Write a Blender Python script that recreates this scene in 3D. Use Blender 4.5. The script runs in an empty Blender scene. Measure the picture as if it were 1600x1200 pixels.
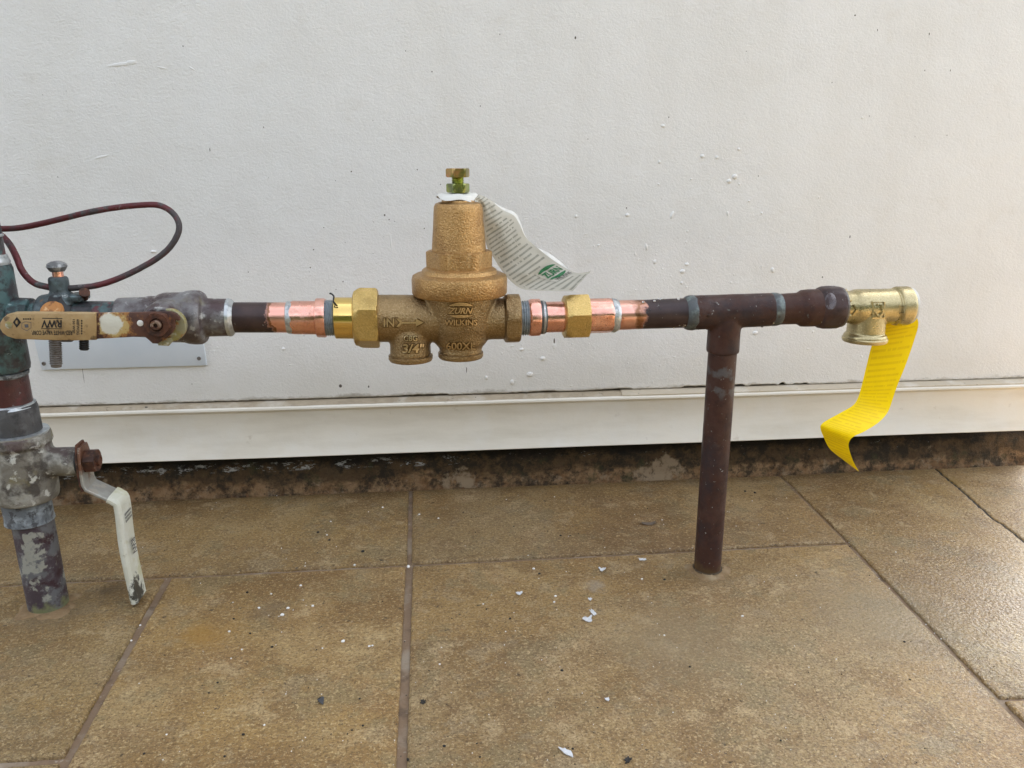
import bpy, bmesh, math, random
import numpy as np
from mathutils import Vector, noise
from mathutils.bvhtree import BVHTree
random.seed(7)
SC = bpy.context.scene
COL = SC.collection
rad = math.radians

# ------------------------------------------------------------------ camera
FPX, PITCH, YAW = 1280.0, math.atan(1280 / 4600), rad(6.0)
D, H = 0.6028, 0.3370
cam_d = bpy.data.cameras.new('camera'); cam = bpy.data.objects.new('camera', cam_d); COL.objects.link(cam)
cam.location = (0, -D, H); cam.rotation_euler = (math.pi / 2 - PITCH, 0, -YAW)
cam_d.sensor_fit = 'HORIZONTAL'; cam_d.sensor_width = 36; cam_d.lens = FPX / 1600 * 36
cam_d.clip_start = 0.02; cam_d.clip_end = 500
SC.camera = cam

# ------------------------------------------------------------------ world, sun, exposure
SUN_AZ, SUN_EL = rad(22), rad(46)      # the sun stands behind the house, a little to the right
w = bpy.data.worlds.new('World'); SC.world = w; w.use_nodes = True
wn = w.node_tree; bg = wn.nodes['Background']
sky = wn.nodes.new('ShaderNodeTexSky'); sky.sky_type = 'NISHITA'; sky.sun_disc = False
sky.sun_elevation = SUN_EL; sky.sun_rotation = SUN_AZ
sky.air_density = 1.0; sky.dust_density = 3.0; sky.ozone_density = 1.0
hs = wn.nodes.new('ShaderNodeHueSaturation'); hs.inputs['Saturation'].default_value = 0.30
wn.links.new(sky.outputs[0], hs.inputs['Color']); wn.links.new(hs.outputs[0], bg.inputs['Color'])
bg.inputs['Strength'].default_value = 0.15
sl = bpy.data.lights.new('sun', 'SUN'); sl.energy = 3.0; sl.angle = rad(0.6); sl.color = (1.0, 0.93, 0.82)
so = bpy.data.objects.new('sun', sl); COL.objects.link(so)
sdir = Vector((math.sin(SUN_AZ) * math.cos(SUN_EL), math.cos(SUN_AZ) * math.cos(SUN_EL), math.sin(SUN_EL)))
so.rotation_euler = sdir.to_track_quat('Z', 'Y').to_euler(); so.location = (2, 6, 6)
vs = SC.view_settings; vs.view_transform = 'Standard'; vs.look = 'None'; vs.gamma = 1; vs.use_curve_mapping = False
vs.exposure = 2.14

# ------------------------------------------------------------------ measuring helpers
fwd = np.array([math.sin(YAW) * math.cos(PITCH), math.cos(YAW) * math.cos(PITCH), -math.sin(PITCH)])
rgt = np.array([math.cos(YAW), -math.sin(YAW), 0.0]); upv = np.cross(rgt, fwd)
CAM = np.array([0, -D, H])
def ray(x, y): return fwd * FPX + rgt * (x - 800) + upv * (600 - y)
def P(x, y, Y=0.0):
    r = ray(x, y); return CAM + r * ((Y + D) / r[1])
def F(x, y, z=0.0):
    r = ray(x, y); return CAM + r * ((z - H) / r[2])
def depth(p): return float((np.array(p) - CAM) @ fwd)
AX_T = [(-60, 494.5), (180, 495.5), (300, 496), (440, 496), (540, 497), (640, 498), (800, 498), (835, 496), (899, 494.5),
        (980, 492), (1145, 486.5), (1232, 482.5), (1296, 480), (1360, 479.5), (1440, 477)]
def HX(px): return float(P(px, np.interp(px, [a for a, b in AX_T], [b for a, b in AX_T]))[0])
AXX = [HX(a) for a, b in AX_T]; AXZ = [float(P(a, b)[2]) for a, b in AX_T]
def ZA(x): return float(np.interp(x, AXX, AXZ))
def S(px):
    x = HX(px); return depth((x, 0, ZA(x))) / FPX
def HR(px, hpx): return hpx / 2 * S(px)              # radius of a pipe that looks hpx tall
def RZ(px, py, ax, ay=0.0):                           # radius and height of an upright turned shape from its outline
    r = ray(px, py); dx, dy = r[0], r[1]; n = math.hypot(dx, dy)
    ex, ey = ax - CAM[0], ay - CAM[1]
    t = (ex * dx + ey * dy) / (n * n)
    return abs(ex * dy - ey * dx) / n, float(CAM[2] + r[2] * t)

# ------------------------------------------------------------------ mesh helpers
def join(*gs):
    V, Fc = [], []
    for v, f in gs:
        o = len(V); V += [tuple(p) for p in v]; Fc += [tuple(i + o for i in q) for q in f]
    return V, Fc
def hexr(a, th, c): return a / math.cos(((th - c) % (math.pi / 3)) - math.pi / 6)
def rings(rs, n, cap0=True, cap1=True):
    V = [p for r in rs for p in r]; Fc = []
    for k in range(len(rs) - 1):
        for i in range(n):
            j = (i + 1) % n
            Fc.append((k * n + i, k * n + j, (k + 1) * n + j, (k + 1) * n + i))
    if cap0: Fc.append(tuple(range(n - 1, -1, -1)))
    if cap1: Fc.append(tuple(range((len(rs) - 1) * n, len(rs) * n)))
    return V, Fc
def lathe_x(prof, n=64, y0=0.0, zf=None, hexa=None, rot=0.0, wob=0.0, cap=True):
    zf = zf or ZA; n = 96 if hexa else n; rs = []
    for x, r in prof:
        ring = []
        for i in range(n):
            th = rot + 2 * math.pi * i / n
            q = r if not hexa else min(r, hexr(hexa, th, rot))
            if wob: q *= 1 + wob * noise.noise(Vector((x * 120, math.cos(th) * 2, math.sin(th) * 2)))
            ring.append((x, y0 - q * math.cos(th), zf(x) + q * math.sin(th)))
        rs.append(ring)
    return rings(rs, n, cap, cap)
def lathe_z(prof, x0, y0=0.0, n=64, hexa=None, rot=0.0, wob=0.0, cap=True, lean=0.0):
    n = 96 if hexa else n; rs = []
    for r, z in prof:
        ring = []
        for i in range(n):
            th = rot + 2 * math.pi * i / n
            q = r if not hexa else min(r, hexr(hexa, th, rot))
            if wob: q *= 1 + wob * noise.noise(Vector((z * 90 + 7, math.cos(th) * 2, math.sin(th) * 2 + x0 * 50)))
            ring.append((x0 + lean * z + q * math.sin(th), y0 - q * math.cos(th), z))
        rs.append(ring)
    return rings(rs, n, cap, cap)
def lathe_dir(prof, org, d, n=32, hexa=None, rot=0.0):   # prof of (t, r) along direction d
    d = Vector(d).normalized(); a = d.orthogonal().normalized(); b = d.cross(a); org = Vector(org)
    n = 48 if hexa else n; rs = []
    for t, r in prof:
        ring = []
        for i in range(n):
            th = rot + 2 * math.pi * i / n; q = r if not hexa else min(r, hexr(hexa, th, rot))
            ring.append(tuple(org + d * t + a * (q * math.cos(th)) + b * (q * math.sin(th))))
        rs.append(ring)
    return rings(rs, n)
def spline(pts, k=8):
    pts = [Vector(p) for p in pts]; out = []
    for i in range(len(pts) - 1):
        p0 = pts[max(i - 1, 0)]; p1 = pts[i]; p2 = pts[i + 1]; p3 = pts[min(i + 2, len(pts) - 1)]
        for s in range(k):
            t = s / k
            out.append(0.5 * ((2 * p1) + (p2 - p0) * t + (2 * p0 - 5 * p1 + 4 * p2 - p3) * t * t + (3 * p1 - p0 - 3 * p2 + p3) * t ** 3))
    return out + [pts[-1]]
def tube(pts, r, n=16, jit=0.0):
    pts = [Vector(p) for p in pts]; rs = []; up = Vector((0, 1, 0.1))
    for i, p in enumerate(pts):
        t = (pts[min(i + 1, len(pts) - 1)] - pts[max(i - 1, 0)]).normalized()
        a = (up - t * up.dot(t)).normalized(); b = t.cross(a)
        rr = r(i / (len(pts) - 1)) if callable(r) else r
        rs.append([tuple(p + (a * math.cos(q) + b * math.sin(q)) * rr * (1 + (jit * noise.noise(p * 400 + a * math.cos(q) * 2 + b * math.sin(q) * 2) if jit else 0)))
                   for q in (2 * math.pi * k / n for k in range(n))])
    return rings(rs, n)
def box(x0, x1, y0, y1, z0, z1, bev=0.0):
    bm = bmesh.new(); bmesh.ops.create_cube(bm, size=1)
    for v in bm.verts: v.co = Vector(((x0 + x1) / 2 + v.co.x * (x1 - x0), (y0 + y1) / 2 + v.co.y * (y1 - y0), (z0 + z1) / 2 + v.co.z * (z1 - z0)))
    if bev: bmesh.ops.bevel(bm, geom=bm.edges[:], offset=bev, segments=2, affect='EDGES', profile=0.5)
    g = ([tuple(v.co) for v in bm.verts], [tuple(v.index for v in f.verts) for f in bm.faces]); bm.verts.index_update()
    g = ([tuple(v.co) for v in bm.verts], [tuple(v.index for v in f.verts) for f in bm.faces]); bm.free(); return g
def inset(poly, d):                                   # polygon moved inwards (counter-clockwise points)
    n = len(poly); out = []
    for i in range(n):
        a, b, c = Vector(poly[i - 1]), Vector(poly[i]), Vector(poly[(i + 1) % n])
        e1, e2 = (b - a), (c - b)
        if e1.length < 1e-9 or e2.length < 1e-9: out.append(tuple(b)); continue
        n1 = Vector((-e1.y, e1.x)).normalized(); n2 = Vector((-e2.y, e2.x)).normalized()
        m = (n1 + n2); m = m.normalized() if m.length > 1e-6 else n1
        out.append(tuple(b + m * d / max(0.5, m.dot(n1))))
    return out
def prism(poly, y0, y1, bev=0.0005):                  # outline of (x, z) points made solid between y0 (front) and y1
    ar = sum(poly[i - 1][0] * poly[i][1] - poly[i][0] * poly[i - 1][1] for i in range(len(poly)))
    if ar < 0: poly = poly[::-1]
    i1 = inset(poly, bev)
    seq = [(i1, y0), (inset(poly, bev * .3), y0 + bev * .3), (poly, y0 + bev), (poly, y1 - bev), (i1, y1)]
    return rings([[(x, y, z) for x, z in pl] for pl, y in seq], len(poly))
def remesh(geo, vox, smooth=6, fac=0.5):
    me = bpy.data.meshes.new('tmp'); me.from_pydata(geo[0], [], geo[1])
    o = bpy.data.objects.new('tmp', me); COL.objects.link(o)
    m = o.modifiers.new('r', 'REMESH'); m.mode = 'VOXEL'; m.voxel_size = vox
    if smooth:
        s = o.modifiers.new('s', 'SMOOTH'); s.iterations = smooth; s.factor = fac
    dg = bpy.context.evaluated_depsgraph_get(); dg.update(); ev = o.evaluated_get(dg); m2 = ev.to_mesh()
    g = ([tuple(v.co) for v in m2.vertices], [tuple(p.vertices) for p in m2.polygons])
    ev.to_mesh_clear(); bpy.data.objects.remove(o); bpy.data.meshes.remove(me); return g
def text_geo(s, extrude=0.0, bold=0.0, res=3):        # letters fitted to the unit box, z from 0 to 1 when extruded
    cu = bpy.data.curves.new('t', 'FONT'); cu.body = s; cu.size = 1; cu.extrude = 0.05 if extrude else 0; cu.offset = bold; cu.resolution_u = res
    cu.fill_mode = 'BOTH' if extrude else 'FRONT'
    o = bpy.data.objects.new('t', cu); COL.objects.link(o)
    dg = bpy.context.evaluated_depsgraph_get(); dg.update(); ev = o.evaluated_get(dg); me = ev.to_mesh()
    V = np.array([v.co[:] for v in me.vertices]); Fc = [tuple(p.vertices) for p in me.polygons]
    ev.to_mesh_clear(); bpy.data.objects.remove(o); bpy.data.curves.remove(cu)
    mn, mx = V.min(0), V.max(0); W = (V - mn) / np.maximum(mx - mn, 1e-9)
    return [tuple(p) for p in W], Fc

def obj(name, geo, m, parent=None, origin=(0, 0, 0), sharp=35, uv=None):
    me = bpy.data.meshes.new(name); o3 = Vector(origin)
    me.from_pydata([Vector(v) - o3 for v in geo[0]], [], geo[1])
    bm = bmesh.new(); bm.from_mesh(me); bmesh.ops.recalc_face_normals(bm, faces=bm.faces); bm.to_mesh(me); bm.free()
    if uv is not None:
        l = me.uv_layers.new(name='UVMap')
        for lp in me.loops: l.data[lp.index].uv = uv[lp.vertex_index]
    if sharp is None: me.shade_flat()
    else:
        me.shade_smooth(); me.set_sharp_from_angle(angle=rad(sharp))
    me.materials.append(m)
    o = bpy.data.objects.new(name, me); COL.objects.link(o); o.parent = parent
    return o
class Thing:
    def __init__(s, name, label, cat, loc=(0, 0, 0), group=None):
        s.L = Vector([float(c) for c in loc]); o = bpy.data.objects.new(name, None); COL.objects.link(o); o.location = s.L
        o.empty_display_size = .02
        o['label'] = label; o['category'] = cat; s.o = o
        if group: o['group'] = group
    def add(s, name, geo, m, parent=None, sharp=35, uv=None, stuff=False, label=None):
        p = obj(name, geo, m, parent or s.o, s.L, sharp, uv)
        if stuff: p['kind'] = 'stuff'
        if label: p['label'] = label
        return p

# ------------------------------------------------------------------ material helpers
def srgb(r, g, b): return tuple((c / 255 / 12.92 if c / 255 <= .04045 else ((c / 255 + .055) / 1.055) ** 2.4) for c in (r, g, b))
class Mat:
    def __init__(s, name, col=(.5, .5, .5), rough=.5, metal=0.0, spec=.5):
        s.m = bpy.data.materials.new(name); s.m.use_nodes = True; s.t = s.m.node_tree; s.b = s.t.nodes['Principled BSDF']
        s.b.inputs['Base Color'].default_value = (*col, 1); s.b.inputs['Roughness'].default_value = rough
        s.b.inputs['Metallic'].default_value = metal; s.b.inputs['Specular IOR Level'].default_value = spec
        s.pos = s.t.nodes.new('ShaderNodeNewGeometry').outputs['Position']; s.c = None
        s.base = (*col, 1); s.h = None
    def n(s, t, **k):
        nd = s.t.nodes.new(t)
        for a, v in k.items(): setattr(nd, a, v)
        return nd
    def l(s, a, b): s.t.links.new(a, b)
    def setin(s, sock, v):
        if hasattr(v, 'is_linked') or isinstance(v, bpy.types.NodeSocket): s.l(v, sock)
        elif isinstance(v, (tuple, list)) and len(v) == 3 and sock.type == 'RGBA': sock.default_value = (*v, 1)
        else: sock.default_value = v
    def vec(s, scale=(1, 1, 1), off=(0, 0, 0), src=None):
        m = s.n('ShaderNodeMapping'); s.l(src or s.pos, m.inputs[0]); m.inputs['Scale'].default_value = scale; m.inputs['Location'].default_value = off
        return m.outputs[0]
    def noise(s, scale, detail=4, rough=.55, vec=None, dist=0.0, off=0):
        q = s.n('ShaderNodeTexNoise'); s.l(vec or s.vec(off=(off, off * .7, off * 1.3)), q.inputs['Vector'])
        q.inputs['Scale'].default_value = scale; q.inputs['Detail'].default_value = detail; q.inputs['Roughness'].default_value = rough
        q.inputs['Distortion'].default_value = dist
        return q.outputs['Fac']
    def voro(s, scale, feature='F1', vec=None, out='Distance', rnd=1.0):
        q = s.n('ShaderNodeTexVoronoi'); q.feature = feature; s.l(vec or s.pos, q.inputs['Vector']); q.inputs['Scale'].default_value = scale
        q.inputs['Randomness'].default_value = rnd
        return q.outputs[out]
    def ramp(s, x, lo, hi, a=0.0, b=1.0):
        q = s.n('ShaderNodeMapRange'); q.inputs['From Min'].default_value = lo; q.inputs['From Max'].default_value = hi
        q.inputs['To Min'].default_value = a; q.inputs['To Max'].default_value = b; s.l(x, q.inputs['Value']); return q.outputs[0]
    def math(s, op, a, b=0.0, c=0.0):
        q = s.n('ShaderNodeMath', operation=op)
        for i, v in enumerate((a, b, c)): s.setin(q.inputs[i], v)
        return q.outputs[0]
    def mix(s, fac, a, b):
        q = s.n('ShaderNodeMix', data_type='RGBA'); s.setin(q.inputs[0], fac); s.setin(q.inputs[6], a); s.setin(q.inputs[7], b); return q.outputs[2]
    def lay(s, mask, col):                            # one more colour over what is there
        s.c = s.mix(mask, s.c if s.c is not None else s.base[:3], col); return s
    def blotch(s, col, scale, lo, hi, off=0, detail=5, amt=1.0, rough=.6, vec=None):
        m = s.ramp(s.noise(scale, detail, rough, off=off, vec=vec), lo, hi, 0, amt); s.lay(m, col); return m
    def rough(s, v): s.setin(s.b.inputs['Roughness'], v); return s
    def metal(s, v): s.setin(s.b.inputs['Metallic'], v); return s
    def bump(s, height, dist=.0003, strength=1.0):
        q = s.n('ShaderNodeBump'); q.inputs['Distance'].default_value = dist; q.inputs['Strength'].default_value = strength
        s.l(height, q.inputs['Height'])
        if s.h is not None: s.l(s.h, q.inputs['Normal'])
        s.h = q.outputs[0]; return s
    def sep(s, src=None):
        q = s.n('ShaderNodeSeparateXYZ'); s.l(src or s.pos, q.inputs[0]); return q.outputs
    def done(s):
        if s.c is not None: s.l(s.c, s.b.inputs['Base Color'])
        if s.h is not None: s.l(s.h, s.b.inputs['Normal'])
        return s.m

# wall paint: rolled masonry paint with stipple
q = Mat('wall_paint', (.81, .81, .795), .5)
q.blotch((.74, .735, .71), 6, .42, .72, 3, amt=.6); q.blotch((.62, .58, .50), 22, .62, .80, 9, amt=.35)
q.blotch((.84, .845, .83), 35, .5, .75, 5, amt=.6); q.blotch((.755, .745, .71), 16, .48, .72, 15, amt=.5, vec=q.vec(scale=(1, 1, .18))); q.blotch((.83, .83, .815), 9, .46, .66, 18, amt=.6, vec=q.vec(scale=(1, 1, .5)))
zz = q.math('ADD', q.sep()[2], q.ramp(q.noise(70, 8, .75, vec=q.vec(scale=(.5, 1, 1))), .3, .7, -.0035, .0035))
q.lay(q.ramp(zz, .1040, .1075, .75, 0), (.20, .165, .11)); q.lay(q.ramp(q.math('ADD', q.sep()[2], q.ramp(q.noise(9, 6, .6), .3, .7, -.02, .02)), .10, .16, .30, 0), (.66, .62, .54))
v = q.vec(scale=(1, 1, 1.25))
q.bump(q.noise(420, 3, .55, vec=v, dist=.4), .0016, .34); q.bump(q.noise(1000, 2, .5), .0005, .4); q.bump(q.noise(28, 3, .5), .006, .2)
M_WALL = q.done()
q = Mat('skirt_paint', (.78, .735, .64), .33)
vv = q.vec(scale=(1, 3, 6))
q.blotch((.62, .57, .47), 9, .45, .72, 4, amt=.7, vec=vv); q.blotch((.45, .38, .28), 55, .66, .74, 2, amt=.5); q.blotch((.80, .79, .75), 20, .5, .8, 12, amt=.6)
q.bump(q.noise(60, 4, .5), .0012, .3); q.bump(q.noise(700, 2), .0002, .3)
M_SKIRT = q.done()
q = Mat('ledge_dirt', (.40, .33, .235), .6)
q.blotch((.33, .27, .19), 70, .45, .65, 1); q.blotch((.62, .58, .50), 30, .52, .7, 6, amt=.8); q.blotch((.05, .045, .035), 160, .64, .70, 8)
q.bump(q.noise(400, 4), .0008, .5); M_LEDGE = q.done()
q = Mat('ledge_paint', (.52, .45, .34), .5); q.blotch((.52, .45, .35), 60, .48, .66, 1); q.blotch((.74, .70, .62), 30, .52, .7, 6, amt=.8); q.blotch((.10, .085, .06), 170, .66, .72, 8)
q.bump(q.noise(400, 4), .0006, .5); M_STRIP = q.done()
M_CAVITY = Mat('cavity_dark', (.03, .025, .02), .9).done()  # near-black fill for the wall core and the floor crack

def spot(q, c, r0, r1, sc=90, amp=.004, stretch=(1, 1, 1)):
    s_ = q.vec(scale=stretch); d_ = q.n('ShaderNodeVectorMath', operation='DISTANCE'); q.l(s_, d_.inputs[0]); d_.inputs[1].default_value = [float(a * b) for a, b in zip(c, stretch)]
    return q.ramp(q.math('ADD', d_.outputs['Value'], q.ramp(q.noise(sc, 6, .7), .3, .7, -amp, amp)), r0, r1, 1, 0)
# floor tile: mottled tan stone, damp
def tile_mat():
    q = Mat('sandstone_tile', (.41, .27, .108), .45, 0, .35)
    oi = q.n('ShaderNodeObjectInfo'); off = q.n('ShaderNodeVectorMath', operation='SCALE')
    cb = q.n('ShaderNodeCombineXYZ'); q.l(oi.outputs['Random'], cb.inputs[0]); q.l(oi.outputs['Random'], cb.inputs[1])
    q.l(cb.outputs[0], off.inputs[0]); off.inputs['Scale'].default_value = 9.0
    ad = q.n('ShaderNodeVectorMath', operation='ADD'); q.l(q.pos, ad.inputs[0]); q.l(off.outputs[0], ad.inputs[1]); p = ad.outputs[0]
    def bl(col, sc, lo, hi, amt=1, det=6, ro=.62, dist=0): q.lay(q.ramp(q.noise(sc, det, ro, vec=p, dist=dist), lo, hi, 0, amt), col)
    bl((.26, .155, .060), 5.5, .44, .60, .95, 8, .66); bl((.52, .385, .20), 8, .50, .66, .85, 8, .7, .2)
    bl((.37, .28, .15), 4.5, .5, .64, .85, 7); bl((.34, .195, .095), 18, .52, .70, .55, 8, .7, .2)
    bl((.27, .225, .125), 20, .53, .59, .55, 9, .72, .2); bl((.23, .135, .050), 15, .54, .60, .55, 9, .72, .2); bl((.36, .29, .19), 26, .56, .61, .5, 9, .72, .2)
    bl((.56, .43, .25), 36, .54, .625, .75, 9, .78, .25); bl((.20, .115, .045), 46, .55, .64, .65, 9, .78, .25)
    bl((.16, .10, .045), 330, .50, .62, .62, 5, .75); bl((.70, .54, .31), 260, .56, .64, .7, 5, .75); bl((.05, .032, .018), 150, .655, .69, .85, 4)
    bl((.13, .08, .035), 620, .53, .61, .6, 3); bl((.66, .52, .31), 480, .58, .65, .55, 3)
    gr = q.ramp(q.voro(900, vec=p), .1, .3, 1, 0); pick = q.ramp(q.noise(480, 2, .5, vec=p), .54, .62)
    q.lay(q.math('MULTIPLY', gr, pick), (.62, .54, .38))
    def stain_or_shade(px, py, r0, r1, col, amt, st=(1, 1, 0)):
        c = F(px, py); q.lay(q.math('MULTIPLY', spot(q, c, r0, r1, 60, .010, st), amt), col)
    stain_or_shade(320, 990, .004, .026, (.38, .21, .04), .65); stain_or_shade(172, 922, .002, .020, (.10, .065, .03), .6); stain_or_shade(80, 960, .012, .034, (.22, .17, .11), .55); stain_or_shade(1490, 752, .002, .016, (.27, .17, .04), .7)  # dark spot under the hanging lever: damp plus its soft shadow, painted in
    stain_or_shade(1105, 900, .008, .024, (.27, .205, .12), .5); stain_or_shade(935, 915, .002, .010, (.42, .38, .33), .5); stain_or_shade(1380, 960, .02, .075, (.33, .265, .165), .6); stain_or_shade(420, 955, .004, .02, (.16, .12, .08), .4); stain_or_shade(1060, 1000, .02, .07, (.34, .275, .17), .5)
    mt = q.n('ShaderNodeMix', data_type='RGBA', blend_type='MULTIPLY'); mt.inputs[0].default_value = 1.0; q.l(q.c, mt.inputs[6]); q.l(oi.outputs['Color'], mt.inputs[7]); q.c = mt.outputs[2]
    wet = q.noise(9, 4, .6, vec=p)
    q.rough(q.ramp(wet, .38, .66, .42, .6))
    q.bump(q.noise(45, 9, .72, vec=p, dist=.8), .0030, .65); q.bump(q.noise(380, 4, .65, vec=p), .0026, .9); q.bump(q.noise(1300, 2, .5, vec=p), .0006, .8)
    wp_ = spot(q, F(1640, 960), .02, .17, 30, .05); q.l(q.ramp(wp_, 0, 1, .22, 1.0), q.b.inputs['Coat Weight'])
    cbm = q.n('ShaderNodeBump'); cbm.inputs['Distance'].default_value = .0060; q.l(q.noise(360, 2, .5, vec=p), cbm.inputs['Height']); q.l(q.h, cbm.inputs['Normal']); q.l(cbm.outputs[0], q.b.inputs['Coat Normal']); q.b.inputs['Coat IOR'].default_value = 1.6
    q.b.inputs['Coat Roughness'].default_value = .045
    return q.done()
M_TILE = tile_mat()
q = Mat('grout', (.21, .14, .085), .75)
q.blotch((.30, .245, .18), 30, .48, .68, 2); q.blotch((.12, .08, .05), 60, .56, .7, 5); q.blotch((.42, .38, .31), 240, .62, .70, 7, amt=.7)
q.bump(q.noise(500, 5), .0012, .6); M_GROUT = q.done()
q = Mat('foundation_mortar', (.42, .255, .125), .85)
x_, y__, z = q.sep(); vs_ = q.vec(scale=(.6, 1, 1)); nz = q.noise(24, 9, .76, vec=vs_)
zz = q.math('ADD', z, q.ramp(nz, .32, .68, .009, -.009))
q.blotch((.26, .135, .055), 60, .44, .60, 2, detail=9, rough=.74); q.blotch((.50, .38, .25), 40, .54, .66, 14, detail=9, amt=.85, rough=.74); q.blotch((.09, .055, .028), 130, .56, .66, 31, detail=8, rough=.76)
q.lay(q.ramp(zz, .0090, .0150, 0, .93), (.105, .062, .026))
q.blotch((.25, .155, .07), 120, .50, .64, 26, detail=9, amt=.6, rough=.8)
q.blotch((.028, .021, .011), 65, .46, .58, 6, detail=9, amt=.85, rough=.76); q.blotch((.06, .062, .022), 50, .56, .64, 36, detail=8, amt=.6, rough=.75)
q.lay(q.ramp(zz, .026, .034, 0, .9), (.014, .011, .008))  # near-black top band paints in the shadow under the skirt
q.lay(q.math('MULTIPLY', q.ramp(q.noise(12, 9, .68, off=21), .58, .62), q.ramp(zz, .027, .021)), (.44, .32, .20))
band = q.math('MULTIPLY', q.ramp(z, .0225, .0245), q.ramp(z, .030, .034, 1, 0))
lr = q.ramp(x_, -.10, .25, .545, .62)
q.lay(q.math('MULTIPLY', band, q.ramp(q.math('SUBTRACT', q.noise(150, 9, .8, vec=q.vec(scale=(.35, 1, 1), off=(4, 4, 4))), lr), 0, .04)), (.62, .61, .58))
q.bump(q.noise(90, 9, .76), .006, .8); q.bump(q.noise(420, 6, .75), .002, 1.0); M_FOUND = q.done()
q = Mat('lawn', (.035, .05, .015), .9); q.blotch((.06, .055, .03), 3, .4, .7); M_LAWN = q.done()
q = Mat('patio_concrete', (.25, .22, .17), .8); q.blotch((.20, .17, .13), 5, .4, .7); q.bump(q.noise(90, 6), .002, .5); M_CONC = q.done()
M_ROOF = Mat('roof_shingle', (.12, .10, .09), .9).done()

# metals
def dark_copper(name, base=(.058, .027, .020), spots=True, off=0):
    q = Mat(name, base, .42, .0, .22)
    q.blotch((.075, .040, .032), 60, .45, .68, 1 + off); q.blotch((.022, .013, .013), 75, .50, .70, 4 + off, amt=.7, rough=.7)
    q.blotch((.10, .078, .078), 35, .60, .74, 8 + off, amt=.6); q.blotch((.10, .042, .030), 30, .52, .70, 11 + off, amt=.5, detail=8, rough=.7); q.blotch((.030, .024, .028), 22, .50, .64, 17 + off, amt=.75, detail=8, rough=.7)
    if spots:
        q.blotch((.36, .36, .34), 420, .71, .75, 3 + off, amt=.7, detail=2); q.blotch((.20, .22, .21), 130, .68, .74, 7 + off, amt=.5)
    q.blotch((.30, .27, .26), 60, .69, .74, 21 + off, amt=.6, detail=7, rough=.7, vec=q.vec(scale=(.35, 1, 2.2)))
    q.rough(q.ramp(q.noise(80, 4), .35, .7, .30, .60)); q.bump(q.noise(300, 5, .6), .0005, .6)
    return q
M_DARK = dark_copper('oxidised_copper').done()
def bright_copper(name):
    q = Mat(name, (.84, .44, .35), .30, 1.0)
    q.blotch((.92, .56, .46), 70, .45, .7, 2); q.blotch((.46, .16, .09), 90, .55, .70, 6, amt=.55, detail=7); q.blotch((.22, .085, .05), 150, .64, .70, 9, amt=.7, detail=7); q.blotch((.30, .22, .10), 55, .65, .70, 13, amt=.6, detail=7)
    q.rough(q.ramp(q.noise(140, 4), .35, .7, .13, .34)); q.bump(q.noise(600, 3, .6, vec=q.vec(scale=(.25, 1, 1))), .0002, .5); q.bump(q.noise(70, 3, .5), .0006, .35)
    return q
M_COPPER = bright_copper('bright_copper').done()
def half_copper(name, xs, flip):                      # cleaned copper turning into oxidised pipe along its length
    q = bright_copper(name)
    x = q.sep()[0]; xx = q.math('ADD', x, q.ramp(q.noise(90, 5, .6, off=3), 0.25, .75, -.0065, .0065))
    m = q.ramp(xx, xs - .0016, xs + .0012, *( (0, 1) if flip else (1, 0)))
    mid = q.ramp(q.math('ABSOLUTE', q.math('SUBTRACT', xx, xs + (-.004 if flip else .0015))), .001, .005 if flip else .002, .85, 0)
    q.lay(mid, (.22, .11, .05))
    d = q.mix(q.ramp(q.noise(70, 5), .4, .7), (.032, .019, .02), (.062, .037, .034))
    d = q.mix(q.ramp(q.noise(420, 2), .71, .75, 0, .7), d, (.36, .36, .34))
    q.lay(m, d); q.metal(q.ramp(m, 0, 1, 1, .2)); q.rough(q.ramp(m, 0, 1, .28, .42)); return q.done()
q = Mat('solder', (.52, .55, .56), .34, .7); q.blotch((.28, .30, .31), 200, .5, .65, 2); q.blotch((.74, .75, .74), 130, .56, .7, 5); q.bump(q.noise(350, 4), .0007, .6); M_SOLDER = q.done()
q = Mat('aged_solder', (.085, .095, .10), .5, .3); q.blotch((.20, .25, .24), 150, .5, .7, 2); q.bump(q.noise(350, 4), .0007, .6); M_SOLDER_OLD = q.done()
q = Mat('thread_sealant', (.27, .31, .34), .42, .3); q.blotch((.16, .19, .21), 260, .5, .65, 2); q.blotch((.48, .52, .55), 190, .58, .7, 4); q.bump(q.noise(500, 3), .0004, .5); M_SEAL = q.done()
def cast(name, col, dk, lt, rough, bump=.0006):
    q = Mat(name, col, rough, .92)
    q.blotch(dk, 60, .48, .68, 2, amt=.9); q.blotch(lt, 900, .54, .64, 5, detail=2, amt=.45); q.blotch(tuple(c * .7 for c in dk), 1000, .56, .66, 7, detail=2, amt=.45)
    q.bump(q.noise(800, 3, .6), bump * 1.4, 1.0); q.bump(q.noise(110, 4, .6), bump, .35); q.rough(q.ramp(q.noise(90, 3), .3, .7, rough - .07, rough + .1)); return q.done()
M_BRONZE = cast('cast_bronze', (.47, .285, .115), (.32, .185, .075), (.72, .49, .25), .36)
M_BODY = cast('cast_bronze_body', (.34, .235, .115), (.22, .145, .068), (.56, .42, .24), .38)  # bronze of the bonnet with underside shade darkened into the colour
M_LETTER = cast('rubbed_highlit_bronze', (.60, .44, .235), (.48, .34, .17), (.74, .58, .36), .32, .0002)  # letters rubbed pale, with their edge highlights painted in
M_LETTER_SHADE = cast('shaded_bronze', (.16, .10, .045), (.10, .06, .028), (.24, .16, .08), .5, .0004)  # shadow round the raised letters, painted as a dark underlay
M_NUT = cast('forged_brass', (.62, .44, .16), (.45, .31, .11), (.78, .60, .28), .36, .0003)
M_RELIEF = cast('satin_brass', (.50, .425, .24), (.36, .30, .16), (.68, .60, .38), .30, .00015)
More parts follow.
